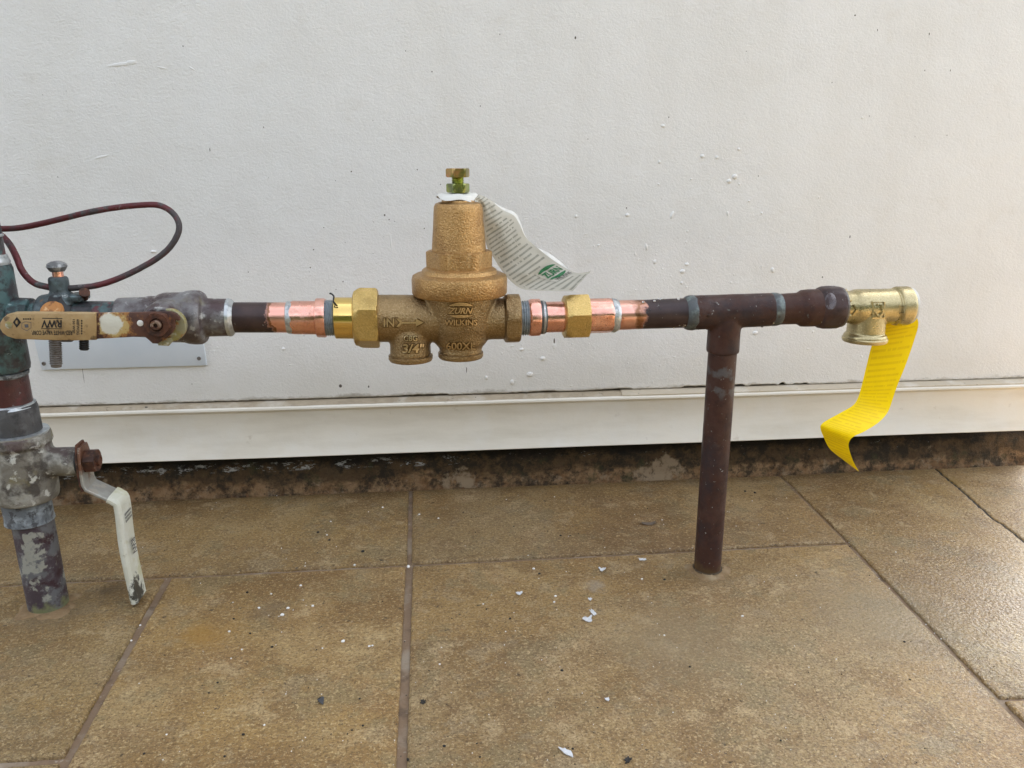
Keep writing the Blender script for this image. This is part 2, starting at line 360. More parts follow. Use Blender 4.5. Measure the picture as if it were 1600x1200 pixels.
q = Mat('machined_brass', (.83, .60, .21), .14, 1.0); q.blotch((.72, .47, .13), 90, .5, .7, 2, amt=.6); q.rough(q.ramp(q.noise(80, 3), .3, .7, .10, .20))
q.bump(q.noise(900, 2, vec=q.vec(scale=(6, .1, .1))), .00006, .4); M_BRASS = q.done()
q = Mat('orange_zinc', (.46, .33, .13), .28, 1.0); q.blotch((.60, .30, .16), 70, .46, .58, 8); q.blotch((.28, .25, .09), 90, .52, .62, 3); M_HEAD = q.done()
q = Mat('yellow_zinc', (.40, .42, .15), .24, 1.0); q.blotch((.32, .46, .13), 110, .44, .58, 3); q.blotch((.22, .24, .13), 90, .56, .66, 8); M_ZINC = q.done()
q = Mat('stainless', (.55, .55, .54), .3, 1.0); M_STEEL = q.done()
# mottled and corroded metals
def mottled(name, base, layers, rough=.6, bump=.0007, metal=.15, bs=240):
    q = Mat(name, base, rough, metal)
    for i, (c, sc, lo, hi, a) in enumerate(layers): q.blotch(c, sc, lo, hi, 3 + i * 4, amt=a, detail=6)
    q.bump(q.noise(bs, 6, .65), bump, .7); q.rough(q.ramp(q.noise(60, 4), .35, .7, rough - .15, rough + .12)); return q
PURP, TEAL, WHT, GRY, RED = (.085, .045, .048), (.10, .19, .19), (.55, .55, .52), (.20, .205, .21), (.17, .028, .03)
M_VALVE = mottled('valve_patina', (.085, .066, .066), [((.21, .205, .205), 55, .46, .58, .85), ((.060, .032, .034), 38, .50, .60, .9), ((.45, .45, .43), 120, .60, .67, .8), ((.22, .20, .10), 28, .62, .70, .6), ((.03, .024, .024), 90, .58, .68, .7)], .40).done()
M_VALVE_OLD = mottled('crusted_valve', (.20, .185, .155), [((.36, .35, .31), 60, .47, .57, .9), ((.060, .050, .042), 48, .51, .60, .9), ((.22, .19, .09), 36, .58, .66, .8), ((.62, .62, .57), 130, .59, .65, .85), ((.07, .036, .038), 26, .60, .66, .7)], .62, .0016).done()
M_SOCKET = mottled('grey_socket', (.13, .145, .16), [((.34, .38, .41), 55, .48, .58, .85), ((.05, .05, .055), 170, .54, .61, .85), ((.075, .06, .065), 60, .57, .65, .8)], .6, .001).done()
M_COUPLE = mottled('dark_coupling', (.075, .075, .078), [((.16, .165, .17), 60, .5, .68, .8), ((.42, .44, .44), 70, .66, .72, .8), ((.028, .026, .03), 90, .52, .62, .7)], .55).done()
M_LOWPIPE = mottled('lichen_pipe', (.070, .050, .060), [((.16, .165, .17), 65, .47, .57, .8), ((.36, .36, .31), 85, .55, .60, .9), ((.045, .018, .022), 48, .56, .62, .9), ((.22, .215, .22), 260, .58, .66, .6)], .65, .001)
q = M_LOWPIPE; zz = q.math('ADD', q.sep()[2], q.ramp(q.noise(130, 5, off=40), .3, .7, -.007, .007)); q.lay(q.ramp(zz, .002, .009, .9, 0), (.20, .21, .10)); M_LOWPIPE = q.done()
M_REDPIPE = mottled('red_brown_pipe', (.085, .028, .027), [((.045, .026, .027), 60, .46, .64, .85), (RED, 40, .55, .66, .5), ((.34, .35, .35), 130, .68, .73, .8)], .38).done()
M_TEEPIPE = mottled('verdigris_pipe', (.045, .042, .045), [((.075, .15, .15), 50, .48, .57, .85), ((.12, .025, .03), 60, .58, .63, .9), ((.017, .019, .02), 100, .52, .60, .8), ((.34, .42, .42), 150, .64, .69, .8)], .5, .001).done()
M_CLAMP = mottled('verdigris_clamp', (.065, .085, .09), [((.13, .19, .20), 70, .47, .57, .8), ((.46, .49, .48), 100, .60, .66, .85), ((.022, .026, .027), 110, .53, .60, .8), ((.25, .12, .04), 70, .63, .68, .8)], .5, .001).done()
M_WIRE = mottled('red_wire_jacket', (.11, .020, .024), [((.050, .045, .047), 24, .44, .52, .95), ((.06, .085, .085), 34, .57, .62, .9), ((.22, .20, .20), 260, .62, .69, .6), ((.19, .035, .04), 60, .60, .66, .6)], .55, .0009).done()
M_RUST = mottled('rust', (.10, .036, .018), [((.035, .016, .011), 80, .46, .58, .9), ((.26, .10, .03), 70, .58, .66, .8), ((.30, .22, .16), 120, .62, .68, .7), ((.16, .07, .035), 220, .55, .66, .6)], .75, .0012).done()
M_ORANGE = mottled('orange_rust', (.45, .20, .06), [((.13, .05, .025), 150, .5, .62, .9), ((.70, .45, .22), 190, .6, .68, .8)], .8).done()
M_STUD = mottled('dull_stud', (.20, .185, .17), [((.10, .075, .055), 130, .5, .66, .8), ((.36, .34, .32), 200, .6, .7, .6)], .5, metal=.5).done()
M_BLACK = Mat('black_oxide', (.014, .014, .015), .5).done()
M_WASHER = mottled('stained_washer', (.30, .28, .17), [((.30, .25, .07), 110, .46, .58, .85), ((.36, .16, .045), 120, .56, .63, .9), ((.62, .62, .55), 140, .57, .64, .8)], .6).done()
q = Mat('lever_rust', (.115, .050, .032), .7, .1)
q.blotch((.055, .026, .022), 60, .46, .62, 3); q.blotch((.30, .12, .035), 75, .60, .70, 8)
pc = P(173, 507, -.036)
q.lay(spot(q, P(181, 509, -.036), .0080, .0120, 110, .009), (.36, .17, .05)); q.lay(spot(q, P(178, 509, -.036), .0072, .0092, 120, .005), (.52, .38, .15)); q.lay(spot(q, pc, .0062, .0078, 110, .003), (.66, .65, .56))
q.bump(q.noise(260, 6), .0007, .7); M_LEVER = q.done()
q = mottled('tan_grip', (.40, .27, .125), [((.30, .19, .08), 60, .52, .68, .7), ((.47, .35, .19), 90, .5, .68, .6), ((.16, .10, .045), 160, .63, .70, .8)], .5, .0003, 0); q.blotch((.20, .125, .055), 38, .52, .62, 9, amt=.55, detail=8, rough=.72); q.blotch((.10, .06, .03), 120, .60, .66, 13, amt=.8, detail=6); M_GRIP = q.done()
q = mottled('white_grip', (.62, .62, .52), [((.72, .73, .66), 60, .46, .64, .8), ((.50, .48, .28), 40, .58, .66, .7), ((.30, .28, .22), 150, .66, .72, .8)], .45, .0003, 0)
ZLV = float(P(147, 758, 0)[2])
q.lay(spot(q, P(219, 925, -.004), .006, .009, 160, .007, (1, 1, .55)), (.06, .06, .05)); M_WGRIP = q.done()
q = mottled('grey_lever', (.30, .29, .26), [((.42, .42, .38), 60, .46, .62, .8), ((.30, .19, .09), 55, .58, .66, .6)], .5, .0006, .3)
zr = q.math('ADD', q.sep()[2], q.ramp(q.noise(70, 7, .7), .3, .7, -.012, .012)); q.lay(q.ramp(zr, ZLV + .006, ZLV + .016, 0, .95), (.15, .060, .028)); q.blotch((.40, .36, .30), 90, .57, .63, 7, amt=.8, detail=7); M_GLEVER = q.done()
M_INK = Mat('black_ink', (.012, .012, .014), .6).done(); M_INKF = Mat('faded_ink', (.10, .10, .11), .6).done(); M_GREEN = Mat('green_ink', (.018, .14, .045), .6).done()
M_DOT = Mat('white_dot', (.78, .78, .74), .5).done()
q = Mat('aluminium_plate', (.70, .76, .82), .38, .15); q.blotch((.62, .69, .76), 14, .4, .7, 3); q.blotch((.50, .48, .44), 120, .70, .76, 5, amt=.6); M_PLATE = q.done()
def paper(name, col, ink, lines, amt, sheen=.55):
    q = Mat(name, col, sheen)
    uv = q.n('ShaderNodeUVMap').outputs[0]; u, v, _ = q.sep(uv)
    ln = q.math('FRACT', q.math('MULTIPLY', v, lines)); row = q.math('FLOOR', q.math('MULTIPLY', v, lines))
    cb = q.n('ShaderNodeCombineXYZ'); q.l(q.math('MULTIPLY', u, 16.0), cb.inputs[0]); q.l(q.math('MULTIPLY', row, 7.31), cb.inputs[1])
    words = q.ramp(q.noise(1.0, 0, .5, vec=cb.outputs[0]), .28, .32)
    cb2 = q.n('ShaderNodeCombineXYZ'); q.l(q.math('MULTIPLY', u, 90.0), cb2.inputs[0]); q.l(q.math('MULTIPLY', row, 3.1), cb2.inputs[1])
    let = q.ramp(q.noise(1.0, 1, .5, vec=cb2.outputs[0]), .28, .44)
    band = q.math('MULTIPLY', q.ramp(ln, .28, .40), q.ramp(ln, .66, .80, 1, 0))
    cb3 = q.n('ShaderNodeCombineXYZ'); q.l(q.math('MULTIPLY', row, .53), cb3.inputs[1])
    endp = q.ramp(q.noise(2.0, 0, .5, vec=cb3.outputs[0]), .3, .7, .70, 1.02)
    marg = q.math('MULTIPLY', q.ramp(u, .06, .065), q.math('LESS_THAN', u, q.math('MINIMUM', endp, .93)))
    hole = q.ramp(q.noise(1.0, 0, .5, vec=q.vec(scale=(0, 9, 0), src=uv)), .36, .38)
    m = q.math('MULTIPLY', q.math('MULTIPLY', words, let), q.math('MULTIPLY', band, marg)); 
    q.blotch(tuple(c * .9 for c in col), 60, .45, .7, 4, amt=.6)
    q.lay(q.ramp(m, 0, 1, 0, amt), ink); q.bump(q.noise(160, 3), .0006, .3)
    ts = q.n('ShaderNodeBsdfTranslucent'); q.l(q.c, ts.inputs[0]); mx = q.n('ShaderNodeMixShader'); mx.inputs[0].default_value = .04; q.b.inputs['Specular IOR Level'].default_value = .2
    mm = q.done(); out = q.t.nodes['Material Output']; q.l(q.b.outputs[0], mx.inputs[1]); q.l(ts.outputs[0], mx.inputs[2]); q.l(mx.outputs[0], out.inputs[0]); return mm
M_PAPER = paper('printed_paper', (.50, .475, .40), (.12, .125, .10), 33, .62)  # hanging tag sheet, its shade put into the colour
M_PAPER_LIT = Mat('lit_paper', (.72, .715, .67), .55).done()  # lit copy of the tag paper, light from above put into its colour
M_YELLOW = paper('yellow_tag_card', (1.0, .72, .001), (.62, .34, .0), 52, .32, .45)
q = Mat('paint_chip', (.66, .67, .68), .6); q.blotch((.5, .5, .52), 200, .5, .7); M_CHIP = q.done()
M_DROP = Mat('water_bead', (.75, .75, .75), .04); M_DROP.b.inputs['Transmission Weight'].default_value = 1.0; M_DROP.b.inputs['IOR'].default_value = 1.33; M_DROP = M_DROP.done()
q = Mat('collar_mortar', (.24, .16, .085), .9, 0, .2); q.blotch((.30, .23, .14), 60, .5, .66, 2); q.blotch((.14, .09, .05), 90, .54, .66, 4); q.bump(q.noise(300, 6), .0012, .7); M_COLLAR = q.done()
M_FOOTRING = Mat('ring_brown', (.07, .05, .028), .9).done()
M_SPECK = Mat('dark_grit', (.02, .017, .014), .8).done(); M_BEAD = Mat('pale_bead', (.80, .78, .74), .5).done()

# ------------------------------------------------------------------ ground and patio
def struct(name, geo, m, parent=None, sharp=35):
    o = obj(name, geo, m, parent, (0, 0, 0), sharp)
    if parent is None: o['kind'] = 'structure'
    return o
ground = struct('ground', ([(-80, -80, -.05), (80, -80, -.05), (80, 80, -.05), (-80, 80, -.05)], [(0, 1, 2, 3)]), M_LAWN)
slab = struct('patio_slab', box(-2.6, 6.0, -1.5, 6.0, -.045, -.012), M_CONC)
hb = random.Random(21); V = []; Fc = []            # unseen leafy screen added behind the camera: dark for metal to mirror, blocks low sky
for i in range(9000):
    x = hb.uniform(-6, 6.5); top = hb.random() < .25
    z_ = 2.15 + .10 * noise.noise(Vector((x, 0, 3))) if top else hb.uniform(0, 2.15); y = -4.2 - (hb.uniform(0, .8) if top else .10 * noise.noise(Vector((x * 1.5, z_ * 1.5, 0))) + hb.uniform(-.06, .06))
    a = Vector((hb.gauss(0, 1), hb.gauss(0, 1), hb.gauss(0, 1))).normalized() * .06; b = a.orthogonal().normalized() * .035; c = Vector((x, y, z_)); k = len(V)
    V += [tuple(c - a), tuple(c + b), tuple(c + a), tuple(c - b)]; Fc.append((k, k + 1, k + 2, k + 3))
q = Mat('added_hedge_leaf', (.045, .075, .022), .6); q.blotch((.085, .11, .035), 3, .45, .65, 2); q.blotch((.02, .035, .012), 8, .5, .65, 5); M_ADDED_HEDGE = q.done()
HG = Thing('added_hedge', 'green leafy screen added out of view behind the camera for the metal to mirror', 'added_hedge', (0, -4.5, -.05))
HG.add('added_foliage', (V, Fc), M_ADDED_HEDGE, sharp=None, stuff=True); HG.add('dark_core', box(-6, 6.5, -4.95, -4.32, -.06, 2.0), Mat('added_hedge_shade', (.018, .024, .010), .9).done())
floor = bpy.data.objects.new('patio_floor', None); COL.objects.link(floor); floor['kind'] = 'structure'
def lumpy_grid(x0, x1, y0, y1, nx, ny, zf):
    V = []; Fc = []
    for j in range(ny + 1):
        for i in range(nx + 1):
            x = x0 + (x1 - x0) * i / nx; y = y0 + (y1 - y0) * j / ny; V.append((x, y, zf(x, y)))
    for j in range(ny):
        for i in range(nx):
            a = j * (nx + 1) + i; Fc.append((a, a + 1, a + nx + 2, a + nx + 1))
    return V, Fc
obj('grout', lumpy_grid(-.9, 1.2, -.8, .2035, 420, 180, lambda x, y: -.0026 + .0007 * noise.noise(Vector((x * 90, y * 90, 0)))), M_GROUT, floor)
def tile(poly, gap=.0028, tint=(.93, .89, .80)):
    z = 0.0
    ar = sum(poly[i - 1][0] * poly[i][1] - poly[i][0] * poly[i - 1][1] for i in range(len(poly)))
    if ar < 0: poly = poly[::-1]
    poly = inset(poly, gap); pts = []
    for i in range(len(poly)):
        a, b = Vector(poly[i]), Vector(poly[(i + 1) % len(poly)]); k = max(1, int((b - a).length / .006))
        for s_ in range(k):
            p = a.lerp(b, s_ / k); j = noise.noise_vector(Vector((p.x * 160, p.y * 160, 2.0))) * .0005
            pts.append((p.x + j.x, p.y + j.y))
    hz = lambda p: z + .0005 * noise.noise(Vector((p[0] * 9, p[1] * 9, 5)))
    i1, i2 = inset(pts, .0006), inset(pts, .0022)
    R = [[(p[0], p[1], -.010) for p in pts], [(p[0], p[1], hz(p) - .0017) for p in pts], [(p[0], p[1], hz(p) - .0006) for p in i1], [(p[0], p[1], hz(p)) for p in i2]]
    o = obj('floor_tile', rings(R, len(pts), False, True), M_TILE, floor, (0, 0, 0), 50); o.color = (*tint, 1); return o
def xy(px, py): q_ = F(px, py); return (float(q_[0]), float(q_[1]))
YJ, YB = .0385, .2030
A, B_, C_ = (-.0222, YB), (-.0212, YJ), (-.0225, -.40)                 # middle joint
R0, R1, R2, R3 = (.3815, YB), (.3745, YJ), (.3605, -.183), (.3480, -.40)   # right joint
L0, L1, L2 = (-.2205, YJ), (-.2150, -.178), (-.2110, -.40)             # left joint
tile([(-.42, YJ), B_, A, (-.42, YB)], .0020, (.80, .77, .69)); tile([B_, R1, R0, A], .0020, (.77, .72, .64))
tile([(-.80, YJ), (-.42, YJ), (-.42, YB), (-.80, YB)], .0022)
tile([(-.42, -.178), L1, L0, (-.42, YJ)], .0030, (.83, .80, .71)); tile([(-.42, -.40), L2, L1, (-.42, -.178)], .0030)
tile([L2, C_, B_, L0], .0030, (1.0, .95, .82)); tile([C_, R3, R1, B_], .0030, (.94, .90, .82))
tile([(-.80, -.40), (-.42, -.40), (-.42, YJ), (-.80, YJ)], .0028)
ck = [(1466, 734), (1480, 748), (1492, 757), (1503, 766), (1520, 782), (1536, 795), (1552, 810), (1566, 818), (1580, 829), (1600, 846), (1640, 872), (1700, 905)]
ckj = []
for a, b in zip(ck[:-1], ck[1:]):
    for k_ in range(4): ckj.append((a[0] + (b[0] - a[0]) * k_ / 4 + 2.6 * noise.noise(Vector((a[0] * .37 + k_ * 1.7, 3, 1))), a[1] + (b[1] - a[1]) * k_ / 4 + 1.6 * noise.noise(Vector((a[1] * .41 + k_ * 1.9, 7, 2)))))
ck = ckj + [ck[-1]]
cp = [xy(*c) for c in ck]; cp[0] = (cp[0][0], YB)
tile([R2, (.78, -.183), (cp[-1][0], -.183)][:1] + [(cp[-1][0], -.183)] + cp[::-1] + [R0, R1], .0011, (.90, .87, .80))
tile([(cp[-1][0], -.183), (.80, -.183), (.80, YB)] + cp, .0011, (.94, .90, .84))
tile([R3, (.80, -.40), (.80, -.183), R2], .0026)
for x0, x1 in ((-.80, -.42), (-.42, -.0225), (-.0225, .348), (.348, .80)): tile([(x0, -.79), (x1, -.79), (x1, -.40), (x0, -.40)], .003)

V = []; Fc = []
for i, (x, y) in enumerate(cp): V += [(x - .0022, y - .0004, -.0014), (x + .0022, y + .0004, -.0014)]
for i in range(len(cp) - 1): Fc.append((i * 2, i * 2 + 1, i * 2 + 3, i * 2 + 2))
obj('crack_strip', (V, Fc), M_CAVITY, floor)  # dark strip laid in the crack, over the grout

# ------------------------------------------------------------------ house wall
YS, YK, XE, XL = .196, .1855, .655, -2.2             # siding face, skirt face, right corner, left end
zs = float(np.mean([P(300, 634, YS)[2], P(1300, 595, YS)[2]])); zl = float(np.mean([P(300, 646, YK)[2], P(1300, 607, YK)[2]])); zb = float(np.mean([P(300, 721, YK - .003)[2], P(1300, 683, YK - .003)[2]]))
print('wall z', zs, zl, zb, 'right edge px x', P(1600, 640, YK)[0])
W = Thing('house_wall', 'white painted house wall with textured paint rising behind the pipes', 'wall', (-.2, YS + .1, 0))
# siding: front face with a ragged, chipped lower paint edge
nx = 900; xs_ = [XL + (XE - XL) * i / nx for i in range(nx + 1)]
def chip(x):
    j = .0006 * noise.noise(Vector((x * 220, 1, 0))) + .0005 * noise.noise(Vector((x * 60, 4, 0)))
    for a, b, d in ((.262, .33, .0024), (.335, .365, .0018), (.368, .374, .0042), (.385, .40, .002), (.10, .13, .0014), (.17, .21, .0016), (-.03, .02, .0012)):
        if a < x < b: j += d * (0.55 + .9 * abs(noise.noise(Vector((x * 300, 9, 0)))))
    return j
V = []; Fc = []
for i, x in enumerate(xs_):
    b = zs + chip(x); V += [(x, YS + .012, b + .0004), (x, YS + .0012, b), (x, YS, b + .0012), (x, YS, zs + .006), (x, YS, 2.7), (x, YS + .012, 2.7)]
for i in range(nx):
    for k in range(5):
        a = i * 6 + k; Fc.append((a, a + 6, a + 7, a + 1))
e0 = nx * 6; Fc.append((e0, e0 + 5, e0 + 4, e0 + 3, e0 + 2, e0 + 1))
W.add('siding_panel', (V, Fc), M_WALL, sharp=40)
W.add('core', box(XL, XE - .03, YS + .035, 3.0, -.011, 2.7), M_CAVITY)
W.add('side_siding', box(XE - .012, XE - .0005, YS + .0125, 3.0, zs, 2.7), M_WALL)
# skirt boards below, two lengths that lap at one joint
xj = float(P(975, 622, YK)[0])
def skirt(x0, x1, dy, endcap=False):
    pr = [(YS + .011, zs - .0015), (YS - .0005, zs - .0018), (YK + .0018 + dy, zl + .0006), (YK + .0004 + dy, zl - .0004), (YK + dy, zl - .002),
          (YK + .0028 + dy, zl - .005), (YK + .0042 + dy, zl + (zb - zl) * .30), (YK + .0032 + dy, zl + (zb - zl) * .55), (YK + .0006 + dy, zl + (zb - zl) * .80), (YK - .003 + dy, zb + .0006), (YK - .0026 + dy, zb), (YK + .001 + dy, zb), (YK + .004 + dy, zb + .004), (YS + .004, zs - .006)]
    n = 120; R = []
    for i in range(n + 1):
        x = x0 + (x1 - x0) * i / n; wv = .0006 * noise.noise(Vector((x * 5, 3, 1)))
        R.append([(x, y + wv, z_ + (.0003 * noise.noise(Vector((x * 140, k, 0))) if k in (2, 3) else 0) + wv * .7) for k, (y, z_) in enumerate(pr)])
    return rings(R, len(pr))
sk = W.add('skirt_board', skirt(XL, XE + .003, 0), M_SKIRT, sharp=30)
def ledge(x0, x1, lift, spread):
    R = []; n = 300
    for i in range(n + 1):                            # dirty band that lies on the ledge
        x = x0 + (x1 - x0) * i / n; wv = .0006 * noise.noise(Vector((x * 5, 3, 1))); e = spread * (1 + .8 * noise.noise(Vector((x * 60, 8, 0))))
        R.append([(x, YS + .008, zs - .0012), (x, YS - .0006, zs - .0009 + lift + wv * .7), (x, YS - .004, zs + (zl - zs) * .40 + .0001 + lift + wv * .7), (x, YK + .0018 + e + wv, zl + .0011 + lift + wv * .7), (x, YK + .0022 + e + wv, zl - .001), (x, YS + .008, zs - .005)])
    return rings(R, 6)
W.add('ledge_grime', ledge(XL + .001, xj, 0, .0006), M_LEDGE, parent=sk)
W.add('ledge_strip', ledge(xj - .001, XE, .0008, .0001), M_STRIP, parent=sk)
# foundation and mortar fillet under the skirt
nx = 620; prof = [(.2032, -.004), (.2037, .0006), (.2048, .0035), (.2058, .0075), (.2068, .0120), (.2080, .0170), (.2092, .0225), (.2106, .0285), (.2125, .036), (.2150, .046), (.2185, .085)]
XF = .669; V = []; Fc = []
path = [(XL + (XF - XL) * i / nx, 0.0, 0.0) for i in range(nx + 1)]
for i in range(1, 15): path.append((XF + .012 * math.sin(i / 14 * math.pi / 2), .012 * (1 - math.cos(i / 14 * math.pi / 2)), i / 14))
path.append((XF + .012, 1.2, 1.0))
for (x, dy, t) in path:
    for k, (y, z_) in enumerate(prof):
        j = noise.noise_vector(Vector((x * 45, k * .5, dy * 45))) * (.0022 if k > 1 else .0009) + noise.noise_vector(Vector((x * 240, k * 1.7, dy * 240))) * .0012
        out = y - .2032
        V.append((x - out * math.sin(t * math.pi / 2) + j.x * .3, y * 1 + dy - out * (1 - math.cos(t * math.pi / 2)) + j.y + (.0009 * max(0, noise.noise(Vector((x * 25, 0, 7)))) if k < 2 else 0), z_ + (j.z if k > 0 else 0)))
m_ = len(prof)
for i in range(len(path) - 1):
    for k in range(m_ - 1):
        a = i * m_ + k; Fc.append((a, a + m_, a + m_ + 1, a + 1))
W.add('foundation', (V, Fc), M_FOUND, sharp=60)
W.add('roof', box(XL - .1, XE + .05, YS - .02, 3.1, 2.705, 2.80), M_ROOF)
# runs and blobs in the paint, dark spots
def blob(p, rx, rz, ry, tilt=0.0):
    V = []; Fc = []; n = 10
    for k, (s_, d_) in enumerate(((1, 0), (.92, .45), (.65, .8), (.3, .97))):
        for i in range(n):
            a = 2 * math.pi * i / n; u, v_ = rx * s_ * math.cos(a), rz * s_ * math.sin(a)
            V.append((p[0] + u * math.cos(tilt) - v_ * math.sin(tilt), p[1] - ry * .62 * d_, p[2] + u * math.sin(tilt) + v_ * math.cos(tilt)))
    V.append((p[0], p[1] - ry * .62, p[2])); 
    for k in range(3):
        for i in range(n): Fc.append((k * n + i, k * n + (i + 1) % n, (k + 1) * n + (i + 1) % n, (k + 1) * n + i))
    for i in range(n): Fc.append((3 * n + i, 3 * n + (i + 1) % n, 4 * n))
    return V, Fc
rw = random.Random(3); mm = .00058
dr = [(1097, 244, 4, 3.5), (1120, 246, 3, 3), (1154, 233, 2.5, 2.5), (1148, 276, 5, 4.5), (1139, 283, 4, 4), (1155, 288, 2, 2), (1050, 336, 3, 7), (1137, 334, 2, 5), (1170, 314, 2.5, 2), (1190, 333, 2, 2.5),
      (1207, 422, 3.5, 5), (1036, 197, 4, 2.5), (1030, 253, 2.5, 3), (1080, 280, 2, 2), (1029, 288, 2, 2), (900, 338, 2.5, 3), (980, 336, 4, 3), (1010, 386, 2.5, 6), (1023, 409, 3, 4), (1066, 424, 5, 4), (1073, 413, 4, 3), (1065, 442, 3, 3),
      (443, 545, 3, 3), (760, 590, 3, 4), (800, 597, 4, 5), (1347, 184, 2, 2), (935, 383, 2.5, 2), (240, 393, 5, 2.5), (815, 546, 4, 3), (848, 560, 5, 4), (1180, 520, 5, 4), (828, 585, 6, 5)]
g = []
for px, py, rx, rz in dr:
    g.append(blob(P(px, py, YS + .0003), rx * mm, rz * mm, .0013 + .0003 * rx, rw.uniform(-.3, .3)))
for (px, py, rx, rz, tl) in ((188, 101, 22, 3, .12), (205, 98, 9, 4, .1), (160, 245, 13, 2.2, .25), (253, 106, 9, 1.6, -.2), (866, 541, 4, 6, 0), (611, 380, 1.5, 14, .05), (300, 107, 6, 1.5, -.6)):
    g.append(blob(P(px, py, YS + .0003), rx * mm, rz * mm, .0011, tl))
for i in range(190):
    px, py = rw.gauss(1000, 130), rw.gauss(470, 80)
    if py > 600 or py < 150: continue
    g.append(blob(P(px, py, YS + .0003), rw.uniform(.8, 2.6) * mm, rw.uniform(.8, 3.0) * mm, rw.uniform(.0005, .0012)))
for i in range(120):
    px, py = rw.uniform(80, 1600), rw.uniform(540, 625)
    pz = P(px, py, YS + .0003)
    if pz[2] < zs + .006: continue
    g.append(blob(pz, rw.uniform(1, 4) * mm, rw.uniform(.8, 2.5) * mm, rw.uniform(.0004, .001)))
W.add('paint_drip', join(*g), M_WALL, sharp=80, stuff=True)
g = []
sp = [(899, 59, 2, 3.5), (286, 72, 1.4, 1.4), (675, 112, 1.5, 1.5), (412, 199, 1, 2.2), (549, 268, 1.6, 1.6), (601, 336, 2.2, 2.2), (608, 343, 1.5, 1.5), (652, 265, 1.5, 1.5), (1336, 24, 2, 2), (1371, 47, 1, 3), (1452, 53, 1.2, 3), (1045, 183, 1.5, 1.5),
      (979, 325, 1.5, 2), (328, 234, 1, 4), (1328, 370, 1.4, 4), (1285, 433, 2, 2), (532, 603, 4, 4.5), (866, 533, 1.8, 8), (490, 390, 1.6, 1.6), (536, 440, 1.6, 1.6), (525, 452, 1.2, 1.2), (533, 467, 1, 1), (485, 418, 1.6, 1.6), (663, 357, 1.5, 1.5), (388, 425, 1.4, 1.4), (1445, 110, 1, 2), (1485, 110, 1, 2.5), (1300, 129, 1, 1.5), (130, 585, .5, 24), (576, 604, 2, 3), (729, 578, 1, 8), (1185, 275, 1, 2), (300, 600, 1.2, 1.2)]
for px, py, rx, rz in sp: g.append(blob(P(px, py, YS + .0001), rx * mm * .78, rz * mm * .78, .0003))
for i in range(46):
    px, py = (rw.gauss(560, 70), rw.gauss(400, 90)) if i % 2 else (rw.uniform(60, 1580), rw.uniform(20, 600))
    if P(px, py, YS)[2] < zs + .004: continue
    r_ = rw.choice((.5, .6, .7, .9, 1.1)); g.append(blob(P(px, py, YS + .0001), r_ * mm, r_ * mm * rw.uniform(1, 1.8), .0002))
W.add('dirt_speck', join(*g), Mat('wall_speck', (.10, .085, .07), .7).done(), sharp=80, stuff=True)
# small blank plate on the wall
PL = Thing('metal_plate', 'blank pale blue white metal plate on the wall behind the horizontal valve lever', 'plate', P(190, 575, YS))
y_ = YS - .0016
c4 = [P(66, 577.5, y_), P(323, 570.5, y_), P(310, 478, y_), P(42, 482, y_)]
PL.add('sheet', prism([(float(a[0]), float(a[2])) for a in c4], y_ - .0012, YS + .0004, .0003), M_PLATE)
for px, py in ((68.5, 568), (311, 560)):
    a = P(px, py, y_ - .0012); PL.add('rivet', lathe_dir([(-.0004, .0019), (.0004, .0019), (.0008, .0014), (.0003, .0010)], a, (0, -1, 0), 20), M_STUD)

# ------------------------------------------------------------------ tall pipe at the left with its valve
XV, LEAN = -.2992, -.018
def lathe_v(pr, wob=0.0, dx=0.0): return lathe_z(pr, XV + dx, wob=wob, lean=LEAN)
V1 = Thing('standpipe', 'thick corroded vertical water pipe standing on the floor at the far left', 'pipe', (XV, 0, 0))
def rz(px, py):
    z_ = RZ(px, py, XV)[1]; return RZ(px, py, XV + LEAN * z_)
def body(pts): return [rz(*p) for p in pts]
rp = .0143
zt = rz(10, 412)[1]; ztb = rz(44, 575)[1]; zc0 = rz(51, 627)[1]; zc1 = rz(69, 676)[1]; zv0 = rz(83, 668)[1]; zv1 = rz(85, 772)[1]; zk1 = rz(88, 806)[1]
V1.add('pipe', lathe_v([(rp, zt - .01), (rp, .80)], .01), M_TEEPIPE, label='upper run of the pipe, dark with green patina')
V1.add('tee_fitting', lathe_v([(rp, zt + .0006), (rp + .0022, zt), (rp + .003, zt - .003), (rp + .0031, ztb + .004), (rp + .0026, ztb + .001), (rp, ztb)], .015), M_TEEPIPE)
V1.add('solder_drip', lathe_v([(rp - .001, zt + .0085), (rp + .0012, zt + .006), (rp + .0022, zt + .002), (rp + .0015, zt), (rp - .001, zt - .001)], .09), M_SOLDER)
V1.add('solder_drip', lathe_v([(rp - .001, zt + .0215), (rp + .0012, zt + .0205), (rp + .0012, zt + .0195), (rp - .001, zt + .0185)], .06), M_SOLDER)
V1.add('pipe', lathe_v([(rp + .0004, zc0 - .01), (rp + .0004, ztb + .01)], .012), M_REDPIPE, label='short red brown length of the pipe')
V1.add('solder_ring', lathe_v([(rp - .001, ztb + .001), (rp + .0016, ztb - .0005), (rp + .0014, ztb - .003), (rp - .001, ztb - .005)], .07), M_SOCKET)
V1.add('coupling', lathe_v([(rp, zc0 + .0008), (rp + .0022, zc0), (rp + .0032, zc0 - .003), (rp + .0034, zc1 + .004), (rp + .0028, zc1 - .001), (rp + .0028, zc1 - .004)], .02), M_COUPLE)
V1.add('solder_ring', lathe_v([(rp - .001, zc0 + .0022), (rp + .0018, zc0 + .0008), (rp + .0028, zc0 - .0014), (rp - .001, zc0 - .002)], .08), M_SOLDER)
